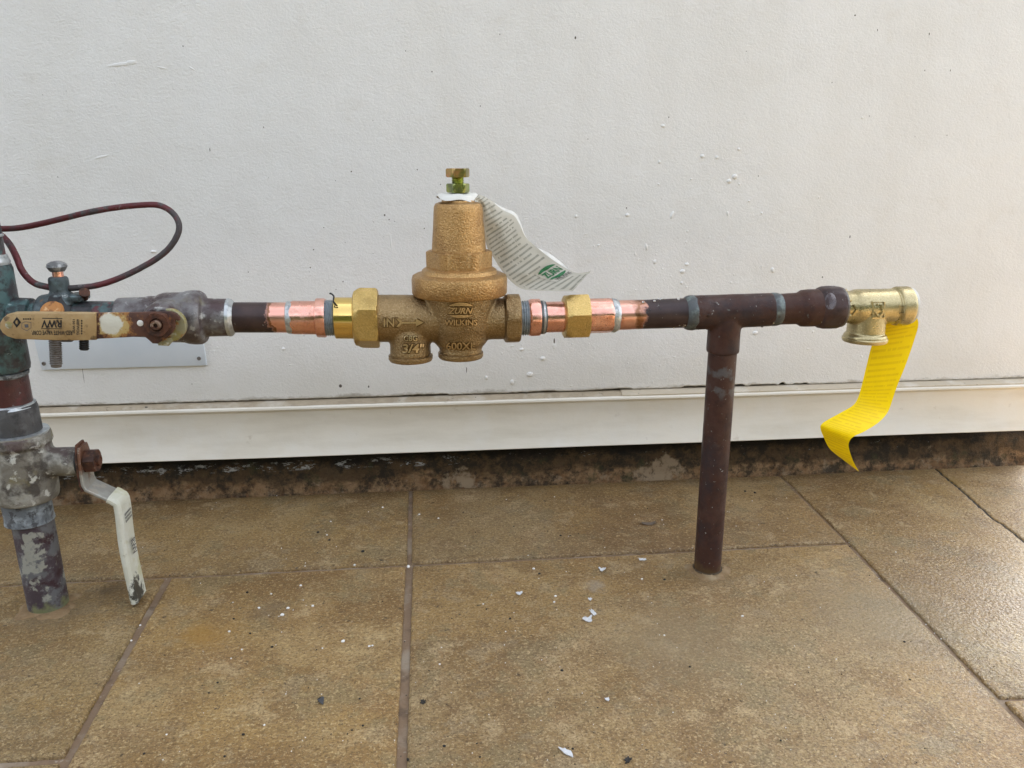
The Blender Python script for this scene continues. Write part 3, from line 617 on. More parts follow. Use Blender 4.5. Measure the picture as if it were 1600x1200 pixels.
V1.add('pipe', lathe_v([(rp, -.006), (rp, .06), (rp, zk1 + .01)], .012), M_LOWPIPE, label='lower length of the pipe, purple brown with grey lichen')
V1.add('mortar_collar', lathe_v([(.0225, -.0012), (.0195, .0004), (.0165, .0014), (.013, .0014)], .5), M_COLLAR)
# lower ball valve, its stem to the right
V2 = Thing('ball_valve', 'whitish corroded ball valve on the tall pipe with white lever hanging down', 'valve', (XV, 0, zv1))
rb = rz(84, 690)[0]
vb = lathe_v([(rp + .001, zv0 + .001), (rb - .002, zv0 + .0012), (rb, zv0 - .001), (rb + .0006, zv0 - .007), (rb - .0012, zv0 - .009), (rb - .0006, zv0 - .014), (rb - .0006, zv0 - .03), (rb - .001, zv1 + .006), (rb - .002, zv1 + .001), (rp, zv1 - .001)])
neckc = P(104, 721, 0); zn = float(neckc[2]); xl = float(P(131, 720, 0)[0])
nk = lathe_x([(XV + .008, .0125), (XV + .018, .0125), (XV + .022, .0108), (xl - .003, .0108), (xl - .0015, .0095)], 40, zf=lambda x: zn)
V2.add('valve_body', remesh(join(vb, nk), .0008, 6), M_VALVE_OLD)
V2.add('solder_ring', lathe_v([(rb - .004, zv0 + .0016), (rb - .0008, zv0 + .0010), (rb - .001, zv0 - .0012), (rb - .005, zv0 - .001)], .04), M_SOLDER)
V2.add('socket', lathe_v([(rp, zv1 + .003), (.0168, zv1 + .002), (.0166, zk1 + .003), (.0170, zk1 + .002), (.0170, zk1 + .0004), (rp, zk1 - .0006)], .01, -.0018), M_SOCKET)
V2.add('packing_nut', lathe_x([(xl - .0065, .0100), (xl - .006, .0106), (xl - .0012, .0106), (xl - .0008, .0098)], 40, zf=lambda x: zn), M_BLACK)
# lever: strip bent outwards, wide in depth
def strip(path, hw, th, y0=0.0, bev=.0006):
    n = len(path); out = []
    for i, (x, z_) in enumerate(path):
        a = Vector(path[max(i - 1, 0)]); b = Vector(path[min(i + 1, n - 1)]); t = (b - a).normalized(); nn = Vector((t.y, -t.x)) * (-1 if t.y > 0 else 1)
        nn = Vector((-t.y, t.x)); w_ = hw(i / (n - 1)) if callable(hw) else hw; h_ = (th(i / (n - 1)) if callable(th) else th) / 2
        c8 = [(-w_ + bev, -h_), (w_ - bev, -h_), (w_, -h_ + bev), (w_, h_ - bev), (w_ - bev, h_), (-w_ + bev, h_), (-w_, h_ - bev), (-w_, -h_ + bev)]
        out.append([(x + nn.x * d_, y0 + u, z_ + nn.y * d_) for u, d_ in c8])
    return rings(out, 8)
def xz(px, py, Y=0): a = P(px, py, Y); return (float(a[0]), float(a[2]))
x1_, z1_ = xl + .0005, zn
zlo = float(P(147, 758, 0)[2]); kx, kz = xz(183, 777); ex, ez = xz(217, 934)
path = [(x1_, z1_ + .0125), (x1_, z1_ + .006), (x1_, z1_), (x1_, zlo + .010), (x1_ + .0002, zlo + .004), (x1_ + .0018, zlo)]
path2 = path + [(x1_ + .0018 + (kx - x1_ - .0018) * t, zlo + (kz - zlo) * t) for t in (.25, .5, .75)] + [(kx - .0005, kz + .0002)]
lv = V2.add('lever', strip(path2, lambda t: .0105 if t > .15 else .0070 + .0035 * t / .15, .0024), M_GLEVER)
V2.add('rust_edge', strip([(x1_ - .0018, z1_ + .0145), (x1_ - .0018, z1_ + .006), (x1_ - .0018, z1_), (x1_ - .0018, zlo + .012), (x1_ - .0016, zlo + .004), (x1_ - .0004, zlo - .0008)], lambda t: .0108 if t > .2 else .0065 + .0043 * t / .2, .0016), M_RUST, parent=lv)
gp = spline([(kx - .0035, kz + .0022, 0), (kx + .0002, kz - .0002, 0), (kx + .0030, kz - .0060, 0), (kx + (ex - kx) * .45, kz + (ez - kz) * .45, 0), (ex - .0006, ez + .006, 0), (ex, ez, 0)], 6)
V2.add('grip', strip([(p.x, p.y) for p in gp], lambda t: (.0112 if t < .9 else .0112 * math.sqrt(max(.05, 1 - ((t - .9) / .1) ** 2 * .9))), lambda t: .0058 if t < .92 else .0058 * (1 - (t - .92) * 6), 0, .0019), M_WGRIP, parent=lv)
V2.add('lever_nut', lathe_x([(x1_ + .0012, .0082), (x1_ + .0018, .0092), (x1_ + .0085, .0092), (x1_ + .0094, .0082)], zf=lambda x: zn, hexa=.0080, rot=.25), M_RUST)
V2.add('stem', lathe_x([(x1_ + .009, .0042), (x1_ + .0112, .0042), (x1_ + .0116, .0032), (x1_ + .0106, .0022)], 24, zf=lambda x: zn), M_RUST)
def surf_print(geo, org, ux, uy, w_, h_, lift):
    org, ux, uy = Vector(org), Vector(ux).normalized(), Vector(uy).normalized(); nn = ux.cross(uy).normalized()
    return [tuple(org + ux * ((a - .5) * w_) + uy * ((b - .5) * h_) + nn * lift) for a, b, c in geo[0]], geo[1]
# worn print on the hanging grip
gx0, gz0 = kx + .0030, kz - .006; gd = Vector((ex - gx0, 0, ez - gz0)).normalized(); gn = Vector((-gd.z, 0, gd.x)); gn = gn if gn.x > 0 else -gn
gl = math.hypot(ex - gx0, ez - gz0)
g = []
for txt, t, w_, h_ in (('RWV', .44, .0125, .0085),):
    o_ = Vector((gx0, 0, gz0)) + gd * gl * t + gn * .00305; uxv = gd; uyv = gn.cross(gd)
    g.append(surf_print(text_geo(txt, bold=.02), o_, uxv, uyv, w_, h_, .0002))
V2.add('print', join(*g), M_INKF, parent=lv, sharp=None)
rr = random.Random(5); g = []
for j in range(3):
    for i in range(7):
        o_ = Vector((gx0, -.006 + i * .0019, gz0)) + gd * (.006 + j * .0028) + gn * .0032
        g.append(surf_print(([(0, 0, 0), (1, 0, 0), (1, 1, 0), (0, 1, 0)], [(0, 1, 2, 3)]), o_, gd, gn.cross(gd), .0016, .0012, 0))
V2.add('print', join(*g), M_INKF, parent=lv, sharp=None)

# ------------------------------------------------------------------ horizontal pipe, clamp, wire, ball valve
PP = Thing('branch_pipe', 'green stained short horizontal pipe between the tall pipe and the ball valve', 'pipe', (HX(100), 0, ZA(HX(100)) - .011))
PP.add('pipe', lathe_x([(XV + .012, .0113), (HX(120), .0113), (HX(200), .0113)], wob=.012), M_TEEPIPE)
PP.add('branch_socket', lathe_x([(XV + .010, .0135), (HX(46), .0132), (HX(52), .0132), (HX(54), .0116)], wob=.02), M_TEEPIPE)
CL = Thing('ground_clamp', 'green bronze earth clamp with bolts gripping the pipe under the wire loop', 'clamp', P(90, 540, 0))
xc = HX(90); zc = ZA(xc)
sad = lathe_x([(HX(63), .0128), (HX(68), .0155), (HX(88), .0170), (HX(106), .0162), (HX(114), .0138), (HX(117), .0125)], 48)
lug = lathe_z([(.0066, P(93, 470, 0)[2]), (.0066, P(93, 436, 0)[2]), (.0058, P(93, 432, 0)[2])], float(P(93, 450, 0)[0]), 0, 32)
cone = lathe_z([(.0125, P(93, 474, 0)[2]), (.0100, P(93, 464, 0)[2]), (.0062, P(93, 455, 0)[2])], float(P(93, 450, 0)[0]), 0, 32)
wa, wb = P(120, 458, 0), P(130, 470, 0)
wing = box(float(P(108, 460, 0)[0]), float(P(133, 460, 0)[0]), -.008, .010, float(P(120, 470, 0)[2]), float(P(120, 459, 0)[2]), .001)
wing2 = box(float(P(58, 460, 0)[0]), float(P(80, 460, 0)[0]), -.004, .010, float(P(70, 474, 0)[2]), float(P(70, 464, 0)[2]), .001)
CL.add('upper_jaw', remesh(join(sad, lug, cone, wing, wing2), .0008, 5), M_CLAMP)
bx = float(P(90, 425, 0)[0])
CL.add('wire_bolt', lathe_z([(.0036, P(90, 436, 0)[2]), (.0036, P(90, 421, 0)[2])], bx, 0, 24), M_COPPER)
cap = lathe_z([(.0046, P(90, 424, 0)[2]), (.0056, P(90, 421, 0)[2]), (.0068, P(90, 416.5, 0)[2]), (.0062, P(90, 412, 0)[2]), (.0035, P(90, 408.6, 0)[2]), (.001, P(90, 407.6, 0)[2])], bx, 0, 28)
CL.add('bolt_head', cap, mottled('zinc_bolt_head', (.16, .165, .17), [((.45, .46, .46), 110, .54, .62, .9), ((.07, .075, .08), 90, .5, .6, .8)], .45, metal=.4).done())
def threaded(px, p0, p1, r, Y, tilt=0.0, m=None, pitch=.0016):
    a = P(px, p0, Y); b = P(px + tilt, p1, Y); d_ = Vector(b) - Vector(a); L_ = d_.length; n = int(L_ / pitch); pr = [(0, r * .8)]
    for i in range(n): pr += [(i * pitch + .0001, r * .84), (i * pitch + pitch * .5, r), (i * pitch + pitch * .95, r * .84)]
    pr += [(L_, r * .8)]; return lathe_dir(pr, a, d_, 24)
CL.add('clamp_stud', threaded(84.5, 496, 573, .0042, -.016, 3.5), M_STUD)
CL.add('clamp_stud', threaded(131, 505, 546.5, .0034, -.004, .5), M_BLACK)
CL.add('lower_jaw', lathe_x([(HX(84), .0120), (HX(90), .0178), (HX(108), .0178), (HX(116), .0145), (HX(121), .0120)], 40), M_BLACK)
a = P(82, 487, -.0150); CL.add('rusty_nut', lathe_dir([(-.001, .0074), (.0012, .0078), (.003, .0066), (.0036, .004)], a, (0, -.75, .66), 30), M_ORANGE)
a = P(132, 461, -.002); CL.add('rusty_screw', lathe_dir([(-.004, .0026), (.002, .0026), (.0021, .0036), (.0042, .0036)], a, (.35, -.7, .6), 20), M_RUST)
WR = Thing('ground_wire', 'red and grey looped earth wire running from the clamp to the tall pipe', 'wire', P(93, 450, 0))
wp = [(-14, 357, .030), (6, 357.5, .030), (30, 356, .030), (60, 350.5, .029), (100, 341, .028), (140, 331.5, .026), (180, 324.5, .024), (220, 320.5, .022), (246, 320.5, .020), (264, 328, .018), (276, 341, .016), (280, 356, .014), (275, 372, .012), (263, 389, .010),
      (245, 404, .008), (222, 417.5, .006), (197, 430, .004), (172, 440, .002), (148, 446.5, 0), (122, 449.5, 0), (100, 451, 0)]
WR.add('wire', tube(spline([P(*q_) for q_ in wp], 6), .00215, 14, .05), M_WIRE)
wp2 = [(86, 450, 0), (70, 447.5, .001), (55, 443, .003), (43, 434, .006), (33, 420, .010), (27, 405, .014), (21, 392, .018), (13, 379, .022), (2, 368, .026), (-8, 362, .028)]
WR.add('wire', tube(spline([P(*q_) for q_ in wp2], 6), .0023, 14, .05), M_WIRE)

BV = Thing('ball_valve', 'grey brown horizontal ball valve with rusty lever and tan printed grip', 'valve', (HX(290), 0, ZA(HX(290)) - .02))
vb = lathe_x([(HX(184), HR(190, 50)), (HX(186), HR(190, 60)), (HX(228), HR(230, 63)), (HX(234), HR(234, 66)), (HX(247), HR(247, 67)), (HX(251), HR(250, 72)), (HX(259), HR(260, 77)), (HX(288), HR(290, 79)),
              (HX(294), HR(294, 83)), (HX(304), HR(305, 85)), (HX(314), HR(314, 84)), (HX(320), HR(320, 77)), (HX(323), HR(323, 60)), (HX(358), HR(358, 58))], 64)
xst, zst = xz(251, 507, -.030)
st = lathe_dir([(0, .0125), (.022, .0125), (.027, .010)], (xst - .001, -.004, zst + .002), (0, -1, 0), 40)
BV.add('valve_body', remesh(join(vb, st), .0008, 3), M_VALVE)
BV.add('solder_ring', lathe_x([(HX(356), HR(356, 50)), (HX(357), HR(357, 59)), (HX(362), HR(361, 58)), (HX(366), HR(366, 50)), (HX(368), HR(368, 46))], wob=.05), M_SOLDER)
YL = -.0335
def pz(px, py, Y=YL): a = P(px, py, Y); return (float(a[0]), float(a[2]))
wc = P(264, 508, YL + .004)
BV.add('packing_washer', join(lathe_dir([(-.003, .0115), (.0005, .0115), (.0012, .0108)], wc, (0, -1, 0), 40),
       prism([pz(246, 529, YL + .003), pz(268, 527, YL + .003), pz(270, 533, YL + .003), pz(264, 540, YL + .003), pz(248, 539, YL + .003)], YL + .0012, YL + .006, .0006)), M_WASHER)
lo = [(12, 490), (100, 489), (160, 488), (200, 487.5), (240, 486.5), (268, 486), (277, 489), (282, 495), (282.5, 499.5), (279, 500.5), (276, 498.5), (274.5, 502), (275, 510), (271, 519), (264, 525), (256, 530), (248, 536), (240, 535.5), (234, 530), (227, 524.5), (215, 525), (180, 527), (150, 528.5), (100, 529), (12, 523)]
lv = BV.add('lever', prism([pz(*p) for p in lo], YL - .0026, YL + .0002, .0005), M_LEVER)
go = [(3.2, 510), (4.5, 502), (9, 495), (16, 489.5), (26, 487), (60, 486.8), (110, 487.2), (153, 487.8), (153.6, 508), (153, 529.5), (120, 530.3), (70, 529.5), (28, 527.8), (16, 524), (8, 518)]
YG = YL - .0044
gr = BV.add('grip', prism([pz(*p) for p in go], YG, YL + .0018, .0011), M_GRIP, parent=lv)
hx_, hz_ = pz(247, 506, YL - .004)
BV.add('lever_nut', lathe_dir([(-.001, .0088), (.0040, .0088), (.0050, .0080), (.0051, .0045), (.0040, .004), (.0040, .001)], (hx_, YL - .0026, hz_), (0, -1, 0), hexa=.0077, rot=.05), M_RUST)
BV.add('stem', lathe_dir([(0, .0034), (.0072, .0034), (.0078, .0028), (.0078, .0016), (.006, .0012)], (hx_, YL - .0026, hz_), (0, -1, 0), 28), M_RUST)
a = pz(219, 505, YL - .0028); BV.add('paint_spot', lathe_dir([(-.0004, .0021), (.0002, .0021), (.0004, .0017)], (a[0], YL - .0026, a[1]), (0, -1, 0), 20), M_DOT, parent=lv)
def flat(txt, x0, x1, y0, y1, rot=0, bold=0.0, Y=None):   # print lying on the grip; rot in quarter turns
    V, Fc = text_geo(txt, bold=bold); out = []
    for u, v_, c in V:
        if rot == 2: u, v_ = 1 - u, 1 - v_
        elif rot == -1: u, v_ = v_, 1 - u
        elif rot == 1: u, v_ = 1 - v_, u
        a = P(x0 + (x1 - x0) * u, y1 + (y0 - y1) * v_, YG - .00015); out.append(tuple(a))
    return out, Fc
def quadp(pts, Y=None): return [tuple(P(x, y, YG - .00012)) for x, y in pts], [tuple(range(len(pts)))]
g = [flat('RWV', 64.5, 96.5, 500, 512, 2, .03), quadp([(66, 496.6), (97.5, 497.2), (97.5, 498.4), (66, 497.8)]), quadp([(64, 513), (96.5, 513.2), (96.5, 514.2), (64, 514)]),
     flat('RED-WHITE VALVE CORP.', 49, 113, 516.5, 523.5, 2, .02), flat('150 WSP', 113.5, 117, 499, 521, -1, .02), flat('600 WOG', 119.5, 124, 499, 523, -1, .02),
     quadp([(26.3, 495), (33, 503.5), (26, 512), (20, 503.5)])]
for i in range(6): g.append(quadp([(126.5, 500 + i * 4), (128.6, 500 + i * 4), (128.6, 502.5 + i * 4), (126.5, 502.5 + i * 4)]))
for i in range(4): g.append(quadp([(36 + i * 3.4, 497.3), (38.3 + i * 3.4, 497.3), (38.3 + i * 3.4, 499.6), (36 + i * 3.4, 499.6)]))
BV.add('print', join(*g), M_INK, parent=lv, sharp=None)
g = []
hexp = [(34, 505), (40, 502.5), (48.5, 504), (48.5, 512), (42, 517), (34, 513)]
for i in range(6):
    a, b = hexp[i], hexp[(i + 1) % 6]; dx, dy = b[0] - a[0], b[1] - a[1]; L_ = math.hypot(dx, dy); nx_, ny_ = -dy / L_ * .35, dx / L_ * .35
    g.append(([tuple(P(x, y, YG - .00013)) for x, y in ((a[0] + nx_, a[1] + ny_), (b[0] + nx_, b[1] + ny_), (b[0] - nx_, b[1] - ny_), (a[0] - nx_, a[1] - ny_))], [(0, 1, 2, 3)]))
g += [([tuple(P(x, y, YG - .00013)) for x, y in ((38, 507), (44, 506.5), (44.5, 511.5), (39, 512))], [(0, 1, 2, 3)])]
BV.add('print', join(*g), M_INKF, parent=lv, sharp=None)
BV.add('print', ([tuple(P(26.4 + 2.3 * math.cos(i * .6), 503.5 + 3.2 * math.sin(i * .6), YG - .00022)) for i in range(10)], [tuple(range(10))]), M_GRIP, parent=lv, sharp=None)
a = P(14, 508, YG); BV.add('grip_hole', lathe_dir([(-.001, .0024), (.0001, .0024), (.0003, .002)], a, (0, -1, 0), 20), M_WASHER, parent=lv)

# ------------------------------------------------------------------ copper to the left of the regulator
def prof(*pts): return [(HX(px), HR(px, h)) for px, h in pts]
CP = Thing('copper_pipe', 'short pipe left of the regulator, half dark brown and half bright copper', 'pipe', (HX(410), 0, ZA(HX(410)) - .011))
CP.add('pipe', lathe_x(prof((355, 47.4), (405, 47.4), (455, 47.2))), half_copper('half_cleaned_copper', HX(421), False))
CP.add('solder_ring', lathe_x(prof((448, 46), (449.5, 50), (454, 51.5), (458, 52), (459, 50)), wob=.03), M_SOLDER)
MA = Thing('copper_adapter', 'shiny copper threaded adapter just left of the yellow brass tailpiece', 'pipe fitting', (HX(485), 0, ZA(HX(485)) - .012))
MA.add('sleeve', lathe_x(prof((452, 50), (457, 52), (460, 52.4), (492, 52.4), (496, 51)), wob=.006), M_COPPER)
MA.add('hex_collar', lathe_x(prof((493.5, 52), (495, 60), (497, 61.5), (507, 61.5), (509.5, 59), (510, 50)), hexa=HR(500, 59.5), rot=.45), M_COPPER)
def thread_x(p0, p1, h, n): 
    pr = [(p0, h * .93)]
    for i in range(n):
        s_ = (p1 - p0) / n; pr += [(p0 + s_ * i + .1, h * .94), (p0 + s_ * (i + .45), h), (p0 + s_ * (i + .9), h * .94)]
    return prof(*(pr + [(p1, h * .93)]))
MA.add('thread', lathe_x(thread_x(508, 526, 57, 6)), M_SEAL)
tb = [P(527, 478, -.012), P(521, 471, -.013), P(521.5, 463, -.010), P(517, 458.5, -.009), P(515, 459.5, -.009)]
MA.add('sealant_thread', tube(spline(tb, 5), .0006, 8), M_BLACK)

# ------------------------------------------------------------------ pressure regulator
RG = Thing('pressure_regulator', 'bronze pressure reducing valve with bell shaped bonnet and raised lettering', 'regulator', (HX(718), 0, P(718, 566, 0)[2]))
RG.add('tailpiece', lathe_x(prof((523.5, 62), (524.5, 65), (556, 65))), M_BRASS)
def nutx(p0, p1, h, af, rot): 
    k = (p1 - p0); return lathe_x(prof((p0, h * .80), (p0 + k * .05, h * .88), (p0 + k * .22, h * .97), (p0 + k * .3, h), (p1 - k * .1, h), (p1 - k * .03, h * .97), (p1, h * .9)), hexa=HR((p0 + p1) / 2, af), rot=rot)
RG.add('union_nut', nutx(553, 592, 97, 84, rad(26)), M_NUT)
XB = float(P(718, 440, 0)[0])
zf = float(P(718, 458, 0)[2])
inlet = lathe_x(prof((588, 74), (700, 74), (735, 70)), 56)
outp = lathe_x(prof((700, 64), (740, 66), (795, 64)), 56)
bowl = lathe_z([(.0160, ZA(XB) - .022), (.0200, ZA(XB) - .017), (.0232, ZA(XB) - .006), (.0250, ZA(XB) + .004), (.0268, zf - .003), (.0268, zf + .001)], XB, 0, 64)
XP1, XP2 = float(P(641.5, 545, 0)[0]), float(P(719.5, 545, 0)[0])
zp1, zp2 = float(P(641, 554, 0)[2]), float(P(719, 549.5, 0)[2])
s_ = S(690)
pt1 = lathe_z([(32 * s_, zp1), (31.5 * s_, zp1 + .006), (31 * s_, ZA(XP1) - .010), (26 * s_, ZA(XP1) - .004), (16 * s_, ZA(XP1) + .002)], XP1, -.003, 56)
pt2 = lathe_z([(33.5 * s_, zp2), (33 * s_, zp2 + .006), (32 * s_, ZA(XP2) - .010), (27 * s_, ZA(XP2) - .002), (16 * s_, ZA(XP2) + .003)], XP2, -.003, 56)
rib = lathe_dir([(0, .003), (.028, .003)], (HX(664), -.0165, ZA(HX(664)) + .014), (.35, .1, -.9), 16)
bg_ = remesh(join(inlet, outp, bowl, pt1, pt2), .00075, 14)
RG.add('body', bg_, M_BODY, sharp=60)
for xp, zp, r_ in ((XP1, zp1, 34.5), (XP2, zp2, 35.5)):
    RG.add('plug', lathe_z([(r_ * s_ * .9, zp + .0012), (r_ * s_, zp + .0004), (r_ * s_, zp - .0022), (r_ * s_ * .96, zp - .0034), (r_ * s_ * .55, zp - .0036)], xp, -.003, 56), M_BODY)
RG.add('outlet_hex', lathe_x(prof((786, 64), (789, 74), (792, 79), (808, 79), (810.5, 77), (812, 70)), hexa=HR(800, 73), rot=rad(16)), M_BODY)
RG.add('gasket', lathe_z([(.0285, zf + .0012), (.0285, zf - .0006), (.0255, zf - .0014)], XB, 0, 64), M_BLACK)
def bz(pts): return [RZ(px, py, XB) for px, py in pts]
fl = bz([(783, 461), (790, 459.5), (792.3, 456), (792.6, 436), (791, 430), (786, 427.2), (778, 426)])
step = bz([(777, 424.5), (775.5, 420.5), (771, 417.8), (766, 416.5)])
RG.add('flange', lathe_z(fl + step + [(.015, step[-1][1])], XB, 0, 96), M_BRONZE)
h0, h1 = RZ(766, 417, XB), RZ(766, 391, XB)
bo = RG.add('bonnet', join(lathe_z([(h0[0] * 1.06, h0[1] - .001), (h0[0] * 1.06, h1[1] - .0009), (h0[0] * .985, h1[1]), (.016, h1[1] + .0002)], XB, 0, hexa=h0[0] * .955, rot=rad(28)),
                          lathe_z(bz([(760, 393), (759.5, 389), (757, 360), (754.8, 330), (754, 322), (751.5, 317.8), (747, 316)]) + bz([(744, 315.6), (742, 315)]) + bz([(741.2, 312.5)]), XB, 0, 96)), M_BRONZE)
def hexz(x0, r, p0, p1, rot):
    z0, z1 = float(P(718, p0, 0)[2]), float(P(718, p1, 0)[2]); d_ = (z1 - z0)
    return lathe_z([(r * .93, z0), (r * 1.02, z0 + d_ * .12), (r * 1.02, z0 + d_ * .88), (r * .93, z1)], x0, 0, hexa=r * .88, rot=rot)
sb = S(718)
RG.add('adjusting_screw', hexz(XB, 17.7 * sb, 276.8, 263.0, rad(-21)), M_HEAD)
n_ = 5; zt0, zt1 = float(P(718, 310, 0)[2]), float(P(718, 276, 0)[2]); pr = []
for i in range(14):
    q_ = (zt1 - zt0) / 14; pr += [(8.2 * sb, zt0 + q_ * i), (9.6 * sb, zt0 + q_ * (i + .5))]
RG.add('screw_thread', lathe_z(pr + [(8.2 * sb, zt1)], XB, 0, 32), M_ZINC)
RG.add('lock_nut', hexz(XB, 17.2 * sb, 300.6, 286.6, rad(-25)), M_ZINC)
# raised lettering on the casting, wrapped on to its surface
tree = BVHTree.FromPolygons(bg_[0], bg_[1])
def emboss(geo, x0, x1, y0, y1, dep, lean=0.0, curve=0.0):
    V = []; o_ = Vector(CAM)
    for u, v_, h_ in geo[0]:
        px = x0 + (x1 - x0) * (u + lean * (v_ - .5)); py = y1 + (y0 - y1) * v_ + curve * (2 * u - 1) ** 2
        d_ = Vector(ray(px, py)).normalized(); hit, nn, _, _ = tree.ray_cast(o_, d_)
        if hit is None: hit = o_ + d_ * .6; nn = Vector((0, -1, 0))
        V.append(tuple(hit - d_ * dep * (h_ * 1.3 - .3) + (nn if nn.dot(d_) < 0 else -nn) * dep * .2))
    return V, geo[1]
def lens(n=12, flip=False):
    top = [(i / n, math.sin(math.pi * i / n) ** .7) for i in range(n + 1)]; V = []; Fc = []
    for (u, v_) in top:
        b = 0.0
        if flip: v0, v1 = 1 - v_, 1.0
        else: v0, v1 = 0.0, v_
        V += [(u, v0, 0), (u, v1, 0), (u, v0, 1), (u, v1, 1)]
    for i in range(n):
        a = i * 4; b = a + 4; Fc += [(a + 2, b + 2, b + 3, a + 3), (a, a + 2, b + 2, b)[::-1], (a + 1, b + 1, b + 3, a + 3)[::-1]]
    return V, Fc
def bar(poly):                                        # outline in the unit square made solid
    n = len(poly); V = [(u, v_, 0) for u, v_ in poly] + [(u, v_, 1) for u, v_ in poly]
    return V, [tuple(range(n, 2 * n))] + [(i, (i + 1) % n, n + (i + 1) % n, n + i) for i in range(n)]
em = .0016
g = [emboss(text_geo('ZURN', 1, .035), 701.5, 737.5, 480.5, 490.5, em, .10), emboss(lens(), 701, 739, 472.5, 478, em), emboss(lens(flip=True), 701, 739, 492, 496.8, em),
     emboss(text_geo('WILKINS', 1, .03), 694.5, 746, 499, 508.5, em), emboss(text_geo('IN', 1, .02), 599.5, 616, 497.5, 510.5, em),
     emboss(bar([(0, .0), (.13, .5), (0, 1), (.10, 1), (.22, .62), (.72, .62), (.72, .95), (1, .5), (.72, .05), (.72, .38), (.22, .38), (.10, 0)]), 619, 662, 497.5, 510.5, em),
     emboss(text_geo('CBG', 1, .02), 631, 652, 524, 533, em), emboss(text_geo('3/4"', 1, .03), 629, 662, 537, 551.5, em, .05), emboss(text_geo('600XL', 1, .025), 697, 743, 534.5, 546.5, em)]
gb = .00025
gg = [emboss(text_geo('ZURN', 1, .10), 700.2, 738.8, 479.4, 491.6, gb, .10), emboss(text_geo('WILKINS', 1, .09), 693.4, 747.2, 498, 509.6, gb), emboss(text_geo('IN', 1, .09), 598.2, 617.2, 496.4, 511.6, gb), emboss(text_geo('CBG', 1, .09), 629.8, 653.2, 523, 534, gb), emboss(text_geo('3/4"', 1, .09), 627.8, 663.2, 535.8, 552.7, gb, .05), emboss(text_geo('600XL', 1, .09), 695.8, 744.2, 533.3, 547.7, gb),
      emboss(lens(), 699, 741, 471.3, 478.8, gb), emboss(lens(flip=True), 699, 741, 491.3, 498, gb), emboss(bar([(0, .0), (.13, .5), (0, 1), (.10, 1), (.22, .62), (.72, .62), (.72, .95), (1, .5), (.72, .05), (.72, .38), (.22, .38), (.10, 0)]), 617, 664.5, 495.8, 512.2, gb)]
RG.add('lettering', join(*g), M_LETTER, sharp=40)
RG.add('lettering_shade', join(*gg), M_LETTER_SHADE, sharp=40)

# paper tag under the lock nut
def ribbon(rows, k=5, m=10, curl=None, lift=0.0):
    """rows of (left px, left Y, right px, right Y) become a smooth sheet; returns verts, faces, uv and a sampler"""
    Ls = spline([P(r[0][0], r[0][1], r[1]) for r in rows], k); Rs = spline([P(r[2][0], r[2][1], r[3]) for r in rows], k)
    bow = curl or (lambda t, s_: 0.0); n = len(Ls); V = []; uv = []
    def at(u, t):
        i = min(int(t * (n - 1)), n - 2); f_ = t * (n - 1) - i; a = Ls[i].lerp(Ls[i + 1], f_); b = Rs[i].lerp(Rs[i + 1], f_); p = a.lerp(b, u)
        return p + Vector((0, bow(t, u), 0))
    for i in range(n):
        for j in range(m + 1):
            V.append(tuple(at(j / m, i / (n - 1)))); uv.append((j / m, 1 - i / (n - 1)))
    Fc = [(i * (m + 1) + j, i * (m + 1) + j + 1, (i + 1) * (m + 1) + j + 1, (i + 1) * (m + 1) + j) for i in range(n - 1) for j in range(m)]
    return V, Fc, uv, at
TG = Thing('paper_tag', 'crumpled white printed paper tag hanging from the regulator bolt', 'tag', P(735, 306, 0))
rows = [((733, 310), -.006, (741, 303.5), .006), ((741, 312.5), -.004, (751, 304.5), .007), ((752, 321), .002, (766, 312), .010), ((756, 343), .004, (784, 327), .012), ((757, 368), .006, (803, 337), .014), ((762, 388), .006, (812, 351), .013), ((772, 404), .005, (821, 370), .012),
        ((785, 424), .003, (838, 386), .011), ((800, 441), .001, (858, 402), .010), ((819, 452.5), -.001, (880, 416.5), .009), ((850, 454.5), -.004, (901, 426.5), .004), ((895, 455), -.010, (923, 424), -.006)]
bw = lambda t, u: -.0035 * math.sin(math.pi * u) * math.sin(math.pi * min(1, t * 1.2)) + .0016 * noise.noise(Vector((u * 3, t * 9, 0))) + .0011 * abs(noise.noise(Vector((u * 5 + t * 4, t * 14 - u * 3, 6))))
V, Fc, uv, at = ribbon(rows, 6, 12, bw)
sheet = TG.add('tag_sheet', (V, Fc), M_PAPER, uv=uv, sharp=60)
def edge_curl(t0, t1, wd):                           # upper edge of the paper curled back
    V = []; Fc = []; n = 16
    for i in range(n + 1):
        t = t0 + (t1 - t0) * i / n; p = at(1, t); a = math.sin(math.pi * i / n) * wd
        V += [tuple(p), tuple(p + Vector((.10 * a, .25 * a, .45 * a))), tuple(p + Vector((.22 * a, .9 * a, .40 * a))), tuple(p + Vector((.2 * a, 1.5 * a, .0)))]
    for i in range(n):
        for k in range(3): b = i * 4 + k; Fc.append((b, b + 1, b + 5, b + 4))
    return V, Fc
TG.add('curled_edge', edge_curl(.20, .56, .0050), M_PAPER_LIT, sharp=60); TG.add('curled_edge', edge_curl(.64, .86, .0055), M_PAPER_LIT, sharp=60)
V = []; Fc = []; zt_ = float(P(718, 300.8, 0)[2]); n = 40                  # punched top round the screw
